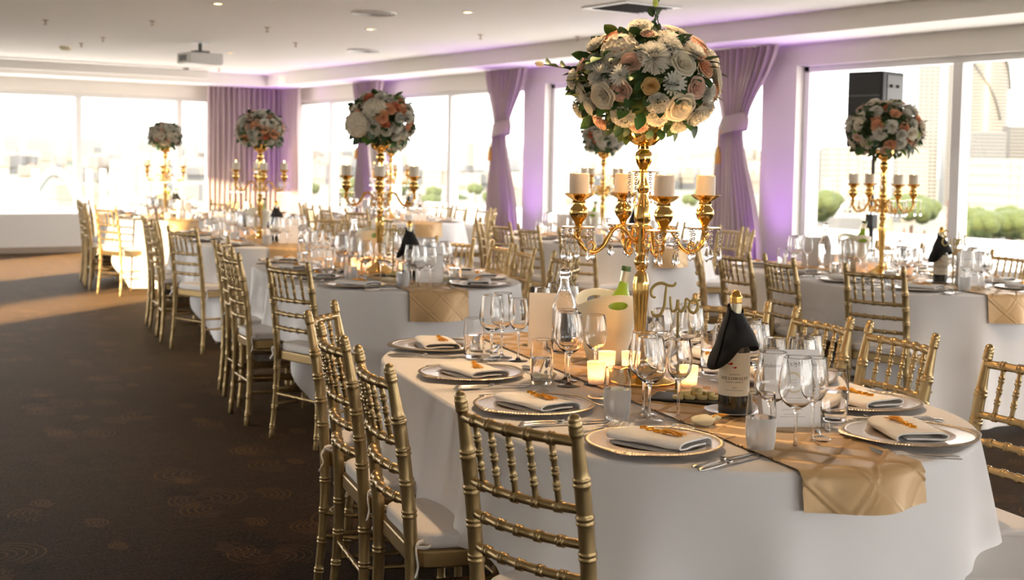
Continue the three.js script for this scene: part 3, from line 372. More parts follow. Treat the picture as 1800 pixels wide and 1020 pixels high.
mesh('wax', lathe([[0, 0], [0.0285, 0], [0.029, 0.002], [0.029, 0.062], [0.0275, 0.0655], [0.024, 0.064], [0.02, 0.0585], [0, 0.0575]], 28), M.wax, CANDLE);
mesh('wick', gb().tube([[0, 0.057, 0], [0.001, 0.067, 0]], 0.0009, 5).geo(), M.wick, CANDLE);
mesh('flame', lathe([[0, 0.063], [0.0032, 0.067], [0.0036, 0.071], [0.0022, 0.079], [0, 0.088]], 10), M.flame, CANDLE);
// ---------- flowers ----------
function petal(b, m, len, wid, cup, curl, nu = 3, nv = 4, tip = 0.55) { b.at(m); b.grid((u, v) => { const w = wid * Math.pow(Math.sin(Math.PI * clamp(0.06 + v * 0.94 * (1 - 0.12), 0, 1)), tip), x = (u - 0.5) * 2 * w; return [x, cup * (x / (wid || 1)) ** 2 * wid + curl * v * v * len, v * len]; }, nu, nv); b.at(null); }
const chrysGeo = (() => { const b = gb(), R = rng(11); for (let l = 0; l < 7; l++) { const n = 12 + l * 6, el = lerp(1.4, -0.2, l / 6); for (let k = 0; k < n; k++) { const a = (k + R() * 0.5) / n * Math.PI * 2, m = mat4(0, 0.0, 0, 0, a).multiply(mat4(0, 0.1 * Math.sin(el) * 0.2, 0.05, -el + (R() - 0.5) * 0.2)); petal(b, m, lerp(0.36, 0.98, l / 6) * (0.9 + R() * 0.2), 0.05 + 0.035 * l / 6, 0.9, 0.28 * (1 - l / 8), 2, 4, 0.45); } } return b.geo(); })();
const daisyGeo = (() => { const b = gb(), R = rng(12); for (let l = 0; l < 3; l++) { const n = 8 + l * 5; for (let k = 0; k < n; k++) { const a = (k + R() * 0.4) / n * 6.283, m = mat4(0, 0, 0, 0, a).multiply(mat4(0, 0.02, 0.06, -lerp(0.9, 0.12, l / 2))); petal(b, m, lerp(0.5, 0.95, l / 2), 0.12, 0.5, 0.1, 2, 4, 0.5); } } return b.geo(); })();
const roseGeo = (() => { const b = gb(), R = rng(13); const rings = [[3, 0.16, 1.45, 0.55], [4, 0.3, 1.25, 0.62], [5, 0.44, 1.02, 0.7], [6, 0.6, 0.72, 0.74], [6, 0.72, 0.38, 0.74]]; for (const [n, r, el, len] of rings) for (let k = 0; k < n; k++) { const a = (k + R() * 0.35 + r) / n * 6.283; b.at(mat4(0, 0, 0, 0, a)); b.grid((u, v) => { const th = (u - 0.5) * 2.3 * (6 / n) * 0.55, w = Math.sin(Math.PI * (0.12 + 0.76 * v)), out = r * 0.35 + r * Math.sin(v * 1.5) * (1.65 - el * 0.6), rr = out * (1 - 0.1 * Math.abs(u - 0.5)); const yy = -0.25 + (0.25 + len * Math.sin(el * 0.5 + 0.25)) * Math.sin(v * 1.75) + 0.06 * (u - 0.5) ** 2 - (v > 0.8 ? (v - 0.8) * (1.5 - el) * 0.55 : 0); return [Math.sin(th) * rr * (0.7 + 0.3 * w) , yy, Math.cos(th) * rr]; }, 5, 6); b.at(null); } return b.geo(); })();
const carnGeo = (() => { const b = gb(), R = rng(14); for (let l = 0; l < 5; l++) { const n = 5 + l * 2; for (let k = 0; k < n; k++) { const a = (k + R()) / n * 6.283, el = lerp(1.35, 0.15, l / 4), f = R() * 6; b.at(mat4(0, 0, 0, 0, a).multiply(mat4(0, 0, 0.02, -el))); b.grid((u, v) => { const w = 0.1 + 0.38 * v; return [(u - 0.5) * 2 * w, 0.1 * Math.sin(u * 16 + f) * v * v + 0.16 * v * v, v * lerp(0.62, 0.92, l / 4) * (1 + 0.06 * Math.sin(u * 34))]; }, 8, 3); b.at(null); } } return b.geo(); })();
const hydraGeo = (() => { const b = gb(), R = rng(15); for (let k = 0; k < 110; k++) { const y = 1 - (k + 0.5) / 110 * 1.3, r = Math.sqrt(Math.max(0, 1 - y * y)), a = k * 2.39996, n = V(Math.cos(a) * r, y, Math.sin(a) * r), q = new THREE.Quaternion().setFromUnitVectors(V(0, 1, 0), n), base = new THREE.Matrix4().compose(n.multiplyScalar(0.84 + R() * 0.1), q, V(1, 1, 1)), sp = R() * 6; for (let j = 0; j < 4; j++) { b.at(base.clone().multiply(mat4(0, 0, 0, 0, sp + j * 1.5708)).multiply(mat4(0, 0, 0.01, -0.15))); b.grid((u, v) => { const w = 0.11 * Math.sin(Math.PI * (0.06 + 0.86 * v)); return [(u - 0.5) * 2 * w, 0.03 * v, v * 0.19]; }, 2, 4); b.at(null); } } return b.geo(); })();
const budGeo = lathe([[0, 0], [0.28, 0.1], [0.42, 0.4], [0.4, 0.75], [0.22, 1.1], [0, 1.25]], 10);
const leafGeo = (() => { const b = gb(); b.grid((u, v) => { const w = 0.3 * Math.pow(Math.sin(Math.PI * clamp(v * 0.97 + 0.02, 0, 1)), 0.8), x = (u - 0.5) * 2 * w; return [x, 0.16 * Math.abs(x) + 0.18 * v - 0.3 * v * v, v]; }, 4, 7); return b.geo(); })();
const coreGeo = new THREE.IcosahedronGeometry(1, 3);
const foliageGeo = (() => { const b = gb(), R = rng(61); for (let k = 0; k < 420; k++) { const y = 1 - 2 * (k + 0.5) / 420, r = Math.sqrt(1 - y * y), a = k * 2.39996, n = V(Math.cos(a) * r, y, Math.sin(a) * r), d = n.clone().add(V(R() - 0.5, R() - 0.5, R() - 0.5).multiplyScalar(2.2)).normalize(), s = 0.15 + R() * 0.1; b.geoAdd(leafGeo, new THREE.Matrix4().compose(n.multiplyScalar(0.7 + R() * 0.17), new THREE.Quaternion().setFromUnitVectors(V(0, 0, 1), d), V(s, s, s))); } return b.geo(); })();
const up = V(0, 1, 0);
function bloom(parent, name, geo, m, pos, dir, s, spin = 0) { const o = mesh(name, geo, m, parent); o.position.copy(pos); o.quaternion.setFromUnitVectors(up, dir).multiply(new THREE.Quaternion().setFromAxisAngle(up, spin)); o.scale.setScalar(s); return o; }
const KINDS = { C: ['chrysanthemum', chrysGeo, 'white', 0.042], D: ['daisy', daisyGeo, 'white', 0.032], W: ['rose', roseGeo, 'ivory', 0.034], P: ['rose', roseGeo, 'blush', 0.026], O: ['rose', roseGeo, 'peach', 0.03], R: ['dahlia', chrysGeo, 'coral', 0.034], Y: ['rose', roseGeo, 'butterRose', 0.022], N: ['carnation', carnGeo, 'white', 0.034], K: ['carnation', carnGeo, 'blush', 0.034], H: ['hydrangea', hydraGeo, 'ivory', 0.06], G: ['daisy', daisyGeo, 'limeBloom', 0.03], B: ['flower_bud', budGeo, 'ivory', 0.022] };
const viewDir = V(-Math.sin(YAW), 0.05, Math.cos(YAW)), viewRight = V(Math.cos(YAW), 0, Math.sin(YAW));
function bouquet(T, label, seed, list, rx = 0.22, ry = 0.165, mix = 'CNWCNDNWCPNOW') {
  const R = rng(seed), g = thing('flower_arrangement', label, 'flowers', 'tall flower arrangements'); g.position.set(T.x, TOP + 0.003 + 0.76, T.z); const cy = 0.125;
  const core = mesh('floral_foam', coreGeo, M.moss, g); core.scale.set(rx * 0.6, ry * 0.6, rx * 0.6); core.position.y = cy; const fo = mesh('foliage', foliageGeo, M.leaf, g); fo.scale.set(rx * 0.98, ry * 0.98, rx * 0.98); fo.position.y = cy; fo.userData.kind = 'stuff';
  const put = (K, n, size = 1, lift = 0.86) => { const [nm, geo, mt, s] = KINDS[K], p = V(n.x * rx, n.y * ry, n.z * rx).multiplyScalar(lift); p.y += cy; const d = V(n.x / rx, n.y / ry, n.z / rx).normalize(); bloom(g, nm, geo, M[mt], p, d, s * size * (0.92 + R() * 0.16), R() * 6.28); };
  const taken = [];
  for (const [K, dx, dy, size] of list) { const q = Math.min(0.98, dx * dx + dy * dy), f = Math.sqrt(1 - q), n = viewRight.clone().multiplyScalar(dx).addScaledVector(V(0, 1, 0), dy).addScaledVector(viewDir.clone().setY(0).normalize(), f); put(K, n, size ?? 1, K === 'H' ? 0.72 : 0.88); taken.push([n, KINDS[K][3] * (size ?? 1)]); }
  for (let k = 0; k < 220; k++) { const y = 1 - (k + 0.5) / 220 * 1.74, r = Math.sqrt(Math.max(0, 1 - y * y)), a = k * 2.39996 + seed, n = V(Math.cos(a) * r, y, Math.sin(a) * r); const K = mix[Math.floor(R() * mix.length)], s = KINDS[K][3]; if (taken.some(([q, w]) => q.distanceTo(n) * 0.2 < (w + s) * 0.74)) continue; taken.push([n, s]); put(K, n, 0.95 + R() * 0.2, 0.8 + R() * 0.16); }
  for (let k = 0; k < 105; k++) { const y = 0.9 - R() * 1.75, r = Math.sqrt(Math.max(0, 1 - y * y)), a = R() * 6.283, n = V(Math.cos(a) * r, y, Math.sin(a) * r), p = V(n.x * rx, n.y * ry, n.z * rx).multiplyScalar(0.83); p.y += cy; const d = V(n.x, n.y * 0.6 - (y < -0.3 ? 0.5 : 0.1), n.z).add(V(R() - 0.5, R() - 0.5, R() - 0.5).multiplyScalar(0.9)).normalize(); const o = mesh('leaf', leafGeo, [M.leaf, M.leafDark, M.leafDark, M.leafLight][k % 4], g); o.position.copy(p); o.quaternion.setFromUnitVectors(V(0, 0, 1), d); o.scale.setScalar((0.038 + R() * 0.026) * (seed === 21 ? 1 : 1.15)); }
  return g;
}
function sprig(g, p0, dir, len, leaves, bud) { const b = gb(), e = V(...dir).normalize().multiplyScalar(len), P = V(...p0); b.tube([P, P.clone().addScaledVector(e, 0.5).add(V(0.006, 0, 0.004)), P.clone().add(e)], 0.0018, 5); mesh('stem', b.geo(), M.stem, g); for (let k = 0; k < leaves; k++) { const o = mesh('leaf', leafGeo, k % 2 ? M.leaf : M.leafDark, g); o.position.copy(P).addScaledVector(e, (k + 1) / (leaves + 1)); o.quaternion.setFromUnitVectors(V(0, 0, 1), V(dir[0] + (k % 2 ? 0.8 : -0.8), dir[1] + 0.3, dir[2]).normalize()); o.scale.setScalar(0.034); } if (bud) { const o = mesh('flower_bud', budGeo, bud, g); o.position.copy(P).add(e); o.quaternion.setFromUnitVectors(up, V(...dir).normalize()); o.scale.setScalar(0.022); } }
// ---------- table centre pieces ----------
const BUCKET = new THREE.Group(); BUCKET.name = 'ice_bucket';
{
  const rim = a => 0.19 + 0.04 * Math.pow(Math.abs(Math.cos(a)), 1.3), g = gb(), seg = 96;
  g.grid((u, v) => { const a = u * Math.PI * 2, k = v * 26; let r, y; const H = rim(a); const R = t => lerp(0.062, 0.118, Math.pow(t, 0.75)); if (k <= 2) { r = [0, 0.03, 0.055][Math.round(k)]; y = 0; } else if (k <= 13) { const t = (k - 2) / 11; r = R(t * H / 0.23); y = t * H + 0.0005; } else if (k <= 15) { r = R(H / 0.23) - 0.002 * (k - 13); y = H + (k === 14 ? 0.0018 : 0); } else if (k <= 24) { const t = 1 - (k - 15) / 9; r = R(t * H / 0.23) - 0.004; y = lerp(0.006, H, t); } else { r = [0.03, 0][Math.round(k) - 25]; y = 0.006; } return [Math.sin(a) * r * 0.9, y, Math.cos(a) * r]; }, seg, 26, true);
  const shell = new Brush(g.geo()); let res = shell; const ev = new Evaluator(); ev.attributes = ['position', 'normal', 'uv'];
  for (const s of [1, -1]) { const e = new THREE.SphereGeometry(1, 24, 16); e.scale(0.034, 0.0135, 0.05); const h = new Brush(e); h.position.set(0, 0.196, s * 0.112); h.updateMatrixWorld(); shell.updateMatrixWorld(); res = ev.evaluate(res, h, SUBTRACTION); }
  mesh('bucket_shell', res.geometry, M.bucket, BUCKET);
}
const GREENB = new THREE.Group(); GREENB.name = 'green_wine_bottle';
mesh('bottle_glass', lathe([[0, 0], [0.038, 0], [0.04, 0.004], [0.04, 0.17], [0.034, 0.2], [0.018, 0.235], [0.0145, 0.26], [0.0145, 0.262]], 24), M.lime, GREENB); mesh('neck_foil', lathe([[0.0148, 0.258], [0.0152, 0.295], [0.016, 0.297], [0.016, 0.306], [0, 0.307]], 20), M.foil, GREENB); mesh('bottle_cap', lathe([[0.0163, 0.293], [0.0163, 0.3085], [0, 0.309]], 16), M.leaf, GREENB);
const WATERB = new THREE.Group(); WATERB.name = 'water_bottle';
{
  mesh('bottle_glass', lathe([[0, 0], [0.038, 0], [0.0415, 0.004], [0.0415, 0.145], [0.039, 0.165], [0.026, 0.2], [0.0165, 0.226], [0.0145, 0.255], [0.0175, 0.258], [0.0175, 0.266], [0.0135, 0.268], [0.0115, 0.262], [0.0122, 0.228], [0.0225, 0.2], [0.036, 0.164], [0.0388, 0.145], [0.0388, 0.012], [0.03, 0.007], [0, 0.007]], 32), M.glass, WATERB);
  mesh('water', lathe([[0, 0.0068], [0.0302, 0.0068], [0.0391, 0.012], [0.0391, 0.145], [0.0363, 0.164], [0.0228, 0.2], [0.0168, 0.213], [0.0168, 0.213], [0, 0.213]], 32), M.water, WATERB);
  const cap = mesh('stopper', lathe([[0.011, 0.264], [0.0165, 0.27], [0.0175, 0.28], [0.012, 0.291], [0, 0.293]], 16), M.glass, WATERB);
  mesh('wire_bail', gb().tube(curve([[0.0185, 0.25, 0], [0.022, 0.262, 0.004], [0.019, 0.284, 0], [0, 0.288, 0], [-0.019, 0.284, 0], [-0.022, 0.262, 0.004], [-0.0185, 0.25, 0]], 30), 0.0013, 5).tube(curve([[0.0185, 0.252, 0], [0.03, 0.225, 0.02], [0.012, 0.2, 0.032], [-0.012, 0.2, 0.032], [-0.03, 0.225, 0.02], [-0.0185, 0.252, 0]], 30), 0.0013, 5).lathe([[0.0152, 0.246], [0.0162, 0.248], [0.0152, 0.25]], 16).geo(), M.steel, cap);
}
const labelTex = canvasTex(512, 512, (g, w, h) => {
  g.fillStyle = '#e9e2cf'; g.fillRect(0, 0, w, h); g.textAlign = 'center'; g.fillStyle = '#2e2924';
  g.font = '22px serif'; g.fillText('DE BORTOLI', w / 2, 262); g.font = 'bold 47px serif'; g.fillText('WILLOWGLEN', w / 2, 318); g.font = '24px serif'; g.fillText('SHIRAZ CABERNET', w / 2, 352); g.font = '22px serif'; g.fillText('2016', w / 2, 418); g.font = '15px serif'; g.fillText('SOUTH EASTERN AUSTRALIA', w / 2, 446);
  g.fillStyle = '#b3202a'; for (const [x, y, s] of [[205, 130, 1], [255, 172, 0.75]]) { g.save(); g.translate(x, y); g.scale(s, s); g.beginPath(); g.ellipse(0, 0, 20, 11, 0.15, 0, 7); g.fill(); g.beginPath(); g.moveTo(-14, 0); g.lineTo(-44, -14); g.lineTo(-30, 6); g.fill(); g.beginPath(); g.moveTo(-4, -6); g.lineTo(10, -28); g.lineTo(16, -4); g.fill(); g.beginPath(); g.arc(20, -6, 8, 0, 7); g.fill(); g.restore(); }
});
const WINEB = new THREE.Group(); WINEB.name = 'wine_bottle';
{
  mesh('bottle_glass', lathe([[0, 0], [0.037, 0], [0.04, 0.004], [0.04, 0.185], [0.037, 0.203], [0.024, 0.222], [0.0155, 0.236], [0.0142, 0.262]], 32), M.bottle, WINEB); mesh('neck_foil', lathe([[0.0147, 0.25], [0.0152, 0.288]], 24), M.foil, WINEB);
  mesh('screw_cap', gb().grid((u, v) => { const a = u * 6.2832, k = v * 6, r = 0.0158 + 0.0008 * (Math.round(k) % 2); return [Math.sin(a) * r, 0.286 + v * 0.018, Math.cos(a) * r]; }, 24, 6, true).lathe([[0.0158, 0.304], [0.011, 0.309], [0.0115, 0.313], [0.007, 0.319], [0, 0.32]], 20).geo(), M.goldCast, WINEB);
  const lg = gb().grid((u, v) => { const a = lerp(-1.45, 1.45, u); return [Math.sin(a) * 0.0403, lerp(0.048, 0.16, v), Math.cos(a) * 0.0403]; }, 26, 1); mesh('label', lg.geo(), std(0xffffff, 0.7, 0, { map: labelTex }), WINEB);
  const nk = gb(); nk.grid((u, v) => { const a = -2.2 + u * 7.6, t = v, lay = 0.0012 + 0.004 * u, low = 0.168 - 0.045 * Math.max(0, Math.cos(a + 1.35)) + 0.012 * Math.sin(a * 2), y = lerp(0.272 - 0.012 * Math.cos(a - 0.6), low, t), r = lerp(0.017, 0.0425, sstep(0, 0.62, t)) + lay + (0.024 * sstep(0.55, 1, t)) * Math.max(0, Math.cos(a + 1.35)) + 0.016 * sstep(0.4, 1, t) * Math.max(0, Math.cos(a - 1.5)); return [Math.sin(a) * r, y, Math.cos(a) * r]; }, 56, 16); mesh('napkin_wrap', nk.geo(), M.black, WINEB);
}
const cardTex = canvasTex(512, 768, (g, w, h) => {
  g.fillStyle = '#f4f2f1'; g.fillRect(0, 0, w, h); g.textAlign = 'center'; g.fillStyle = '#4a4542'; g.font = 'italic 40px serif'; g.fillText('Welcome Family & Friends', w / 2, 178);
  g.strokeStyle = '#d9c08c'; for (let k = 0; k < 60; k++) { const a = k / 60 * 6.283, r = 98 + 4 * Math.sin(k * 2.3); g.lineWidth = 3; g.beginPath(); g.ellipse(w / 2 + 14 + Math.cos(a) * r * 0.86, 330 + Math.sin(a) * r, 11, 4.5, a + 1.1, 0, 7); g.stroke(); }
  g.strokeStyle = '#cfcac4'; g.lineWidth = 3; for (let j = 0; j < 3; j++) { g.beginPath(); for (let k = 0; k < 14; k++) g.lineTo(w / 2 - 24 + k * 5.5, 300 + j * 28 + (k % 2 ? 7 : -7)); g.stroke(); }
  g.fillStyle = '#4a4542'; g.font = 'italic 40px serif'; g.fillText('Two as one', w / 2, 524); const R = rng(5); g.strokeStyle = '#77716c';
  for (const [y, l] of [[594, 190], [640, 150], [664, 230]]) { g.lineWidth = 2.5; g.beginPath(); for (let x = -l / 2; x < l / 2; x += 5) { g.moveTo(w / 2 + x, y + (R() - 0.5) * 10); g.lineTo(w / 2 + x + 3, y + (R() - 0.5) * 10); } g.stroke(); }
});
const CARD = new THREE.Group(); CARD.name = 'menu_card';
{ const W = 0.145, H = 0.19, d = 0.028; const panel = (s, tex) => { const b = gb(); b.grid((u, v) => [(u - 0.5) * W, v * H, s * lerp(d, 0.0008, v)], 1, 1); b.grid((u, v) => [(0.5 - u) * W, v * H, s * (lerp(d, 0.0008, v) - 0.0007)], 1, 1); return b.geo(); }; mesh('front_panel', panel(1), std(0xffffff, 0.8, 0, { map: cardTex }), CARD); mesh('back_panel', panel(-1), M.cardPaper, CARD); }
const TEA = new THREE.Group(); TEA.name = 'tea_light_holder';
mesh('frosted_glass', lathe([[0, 0.001], [0.022, 0.001], [0.0235, 0.004], [0.0275, 0.066], [0.0262, 0.066], [0.022, 0.007], [0, 0.006]], 26), M.tea, TEA); mesh('tea_light', lathe([[0, 0.007], [0.019, 0.007], [0.019, 0.021], [0, 0.0205]], 18), M.wax, TEA); mesh('flame', lathe([[0, 0.021], [0.004, 0.026], [0.0042, 0.03], [0.002, 0.038], [0, 0.045]], 10), M.flame, TEA);
const slateGeo = (() => { const b = gb(), R = rng(4); const e = Array.from({ length: 80 }, () => (R() - 0.5) * 0.004); b.grid((u, v) => { const k = Math.round(u * 80) % 80, a = u * 6.2832, c = Math.cos(a), s = Math.sin(a), m = Math.max(Math.abs(c), Math.abs(s)), rx = c / m * 0.115 + e[k], rz = s / m * 0.062 + e[k], f = [0, 1, 1, 0][Math.round(v * 3)], y = [0, 0, 0.007, 0.007][Math.round(v * 3)]; return [rz * f, y, rx * f]; }, 80, 3, true); return b.geo(); })();
const butterGeo = lathe([[0, 0], [0.0148, 0], [0.0155, 0.0008], [0.0155, 0.0085], [0.0148, 0.0095], [0, 0.0095]], 20);
const FAV = new THREE.Group(); FAV.name = 'favour_pouch';
mesh('pouch', gb().grid((u, v) => { const a = u * 6.2832, r = 0.03 * (Math.pow(Math.sin(Math.PI * clamp(v / 0.72)), 0.7) + (v > 0.7 ? 0.55 * Math.sin((v - 0.7) / 0.3 * Math.PI) : 0)) * (1 + 0.1 * Math.sin(a * 5)); return [(v - 0.45) * 0.1, Math.max(0.0005, 0.0135 + Math.sin(a) * r * 0.45), Math.cos(a) * r]; }, 20, 24, true).geo(), M.organza, FAV); mesh('ribbon', tasselGeo, M.tassel, FAV).position.set(0.02, 0.013, 0);
const plateGeo = lathe([[0, 0.003], [0.045, 0.003], [0.06, 0.009], [0.075, 0.011], [0.0755, 0.0095], [0.058, 0.005], [0.042, 0.0003], [0, 0.0003]], 40);
function signGroup(word) {
  const S = { Two: [[[0.0, 0.066], [-0.012, 0.07], [-0.016, 0.086], [-0.002, 0.104], [0.02, 0.11], [0.045, 0.103], [0.062, 0.104], [0.068, 0.113]], [[0.036, 0.104], [0.033, 0.075], [0.028, 0.035], [0.012, 0.012], [-0.006, 0.014], [-0.012, 0.026]], [[0.05, 0.07], [0.052, 0.045], [0.058, 0.026], [0.07, 0.03], [0.076, 0.06], [0.078, 0.035], [0.088, 0.026], [0.1, 0.04], [0.104, 0.064], [0.116, 0.058]], [[0.128, 0.062], [0.116, 0.052], [0.116, 0.03], [0.13, 0.022], [0.142, 0.034], [0.142, 0.054], [0.13, 0.063], [0.14, 0.058], [0.155, 0.064]]],
    Three: [[[0.0, 0.07], [-0.012, 0.084], [0.004, 0.102], [0.034, 0.106], [0.062, 0.1], [0.074, 0.108]], [[0.034, 0.105], [0.032, 0.07], [0.026, 0.034], [0.01, 0.014], [-0.004, 0.024]], [[0.062, 0.104], [0.056, 0.06], [0.055, 0.022], [0.064, 0.05], [0.074, 0.056], [0.078, 0.024], [0.088, 0.03]], [[0.092, 0.022], [0.094, 0.056], [0.098, 0.046], [0.11, 0.056]], [[0.112, 0.036], [0.132, 0.048], [0.126, 0.062], [0.114, 0.05], [0.116, 0.026], [0.134, 0.024], [0.144, 0.038], [0.164, 0.05], [0.156, 0.064], [0.144, 0.05], [0.148, 0.026], [0.168, 0.026], [0.178, 0.036]]],
    Eight: [[[0.04, 0.1], [0.018, 0.108], [0.004, 0.09], [0.018, 0.07], [0.032, 0.068], [0.008, 0.06], [-0.002, 0.036], [0.016, 0.016], [0.044, 0.03]], [[0.058, 0.06], [0.056, 0.03], [0.066, 0.022]], [[0.094, 0.058], [0.078, 0.058], [0.076, 0.032], [0.09, 0.026], [0.098, 0.056], [0.096, 0.006], [0.08, -0.008], [0.074, 0.006]], [[0.11, 0.106], [0.108, 0.06], [0.108, 0.022], [0.116, 0.052], [0.128, 0.056], [0.132, 0.024]], [[0.15, 0.1], [0.147, 0.05], [0.154, 0.022], [0.164, 0.028]], [[0.138, 0.07], [0.165, 0.074]]] }[word];
  const g = new THREE.Group(); g.name = 'table_sign'; const y0 = 0.205, b = gb(); for (const s of S) b.tube(curve(s.map(q => [q[0] * 0.84 - 0.035, y0 + q[1] * 0.95, 0]), 12 * s.length), t => 0.0042 * (0.75 + 0.35 * Math.sin(t * Math.PI)), 7, true, 0.7); mesh('lettering', b.geo(), M.signGold, g); mesh('stick', gb().rbox(0.0075, 0.225, 0.003, 0.03, 0.118, 0, 0.001).geo(), M.signGold, g); mesh('foot', lathe([[0, 0], [0.03, 0], [0.03, 0.003], [0.012, 0.006], [0, 0.007]], 20).translate(0.03, 0, 0), M.signGold, g); return g;
}
// ---------- laying the tables ----------
const TABLES = [
  { k: 'Two', X: 0.385, Z: -3.87, ax: 19.6, s: 'Two table', d: 'the Two table', cut: 1, seed: 1 },
  { k: 'Three', X: -0.77, Z: -7.6, ax: 21, s: 'Three table', d: 'the Three table', cut: 1, seed: 2 },
  { k: 'aisle table behind Three', X: -2.06, Z: -10.67, ax: 22, s: 'aisle table behind Three', d: 'the aisle table behind Three', seed: 3 },
  { k: 'farthest aisle table', X: -3.85, Z: -14.5, ax: 24, s: 'aisle table by far window', d: 'the aisle table by the far window', seed: 4 },
  { k: 'Eight', X: 2.25, Z: -7.95, ax: 20, s: 'Eight table', d: 'the Eight table', right: 1, cut: 1, seed: 5 },
  { k: 'window table behind Eight', X: 0.78, Z: -11.3, ax: 24, s: 'window table behind Eight', d: 'the window table behind Eight', right: 1, seed: 6 },
  { k: 'window table by the corner', X: -1.39, Z: -14.9, ax: 26, s: 'window table by corner', d: 'the window table by the corner', right: 1, seed: 7 },
];
const SEATS = [ // plate (along, across), facing (along, across), chair back middle (along, across)
  [0.83, -0.385, -0.447, 0.894, 0.88, -0.775], [0.232, -0.45, 0, 1, 0.26, -0.868], [-0.31, -0.45, 0, 1, -0.272, -0.872], [-0.82, -0.345, 0.42, 0.908, -0.998, -0.748],
  [-0.895, 0.30, 0.46, -0.888, -1.14, 0.76], [-0.49, 0.445, 0.0, -1, -0.65, 0.865], [-0.09, 0.45, 0, -1, -0.067, 0.87], [0.31, 0.45, 0, -1, 0.37, 0.865], [0.78, 0.39, -0.42, -0.908, 0.86, 0.78],
];
const first = {};
function inst(key, proto, label, group, category) { const o = proto.clone(); o.name = numbered(proto.name); scene.add(o); return tag(o, label, category, group); }
const one = (name, geo, m) => { const o = mesh(name, geo, m); return o; };
const P = { plate: (() => { const g = new THREE.Group(); g.name = 'charger_plate'; mesh('plate', chargerGeo, M.charger, g); mesh('ornate_rim', chargerRimGeo, M.chargerRim, g); return g; })(), napkin: one('folded_napkin', napkinGeo, M.napkin), tagp: (() => { const g = new THREE.Group(); g.name = 'name_tag'; mesh('mirror_name', tagGeo, M.amber, g); mesh('tassel', tasselGeo, M.tassel, g); return g; })(), knife: (() => { const g = new THREE.Group(); g.name = 'table_knife'; mesh('handle', knifeH, M.steel, g); mesh('blade', knifeB, M.steel, g); return g; })(), fork: one('table_fork', forkGeo, M.steel), spoon: one('dessert_spoon', spoonGeo, M.steel), wine: one('wine_glass', wineGeo, M.glass), flute: one('champagne_glass', fluteGeo, M.glass),
  tumb: (() => { const g = new THREE.Group(); g.name = 'water_tumbler'; mesh('glass', tumbOut, M.glass, g); mesh('water', tumbWater, M.water, g); return g; })(), tumbF: (() => { const g = new THREE.Group(); g.name = 'water_tumbler'; mesh('glass', tumbOut, M.glass, g); mesh('water', tumbWater, M.water, g); mesh('condensation', tumbFrost, phys({ color: lin(0.92, 0.93, 0.94), transmission: 0.75, thickness: 0, roughness: 0.6 }), g); return g; })() };
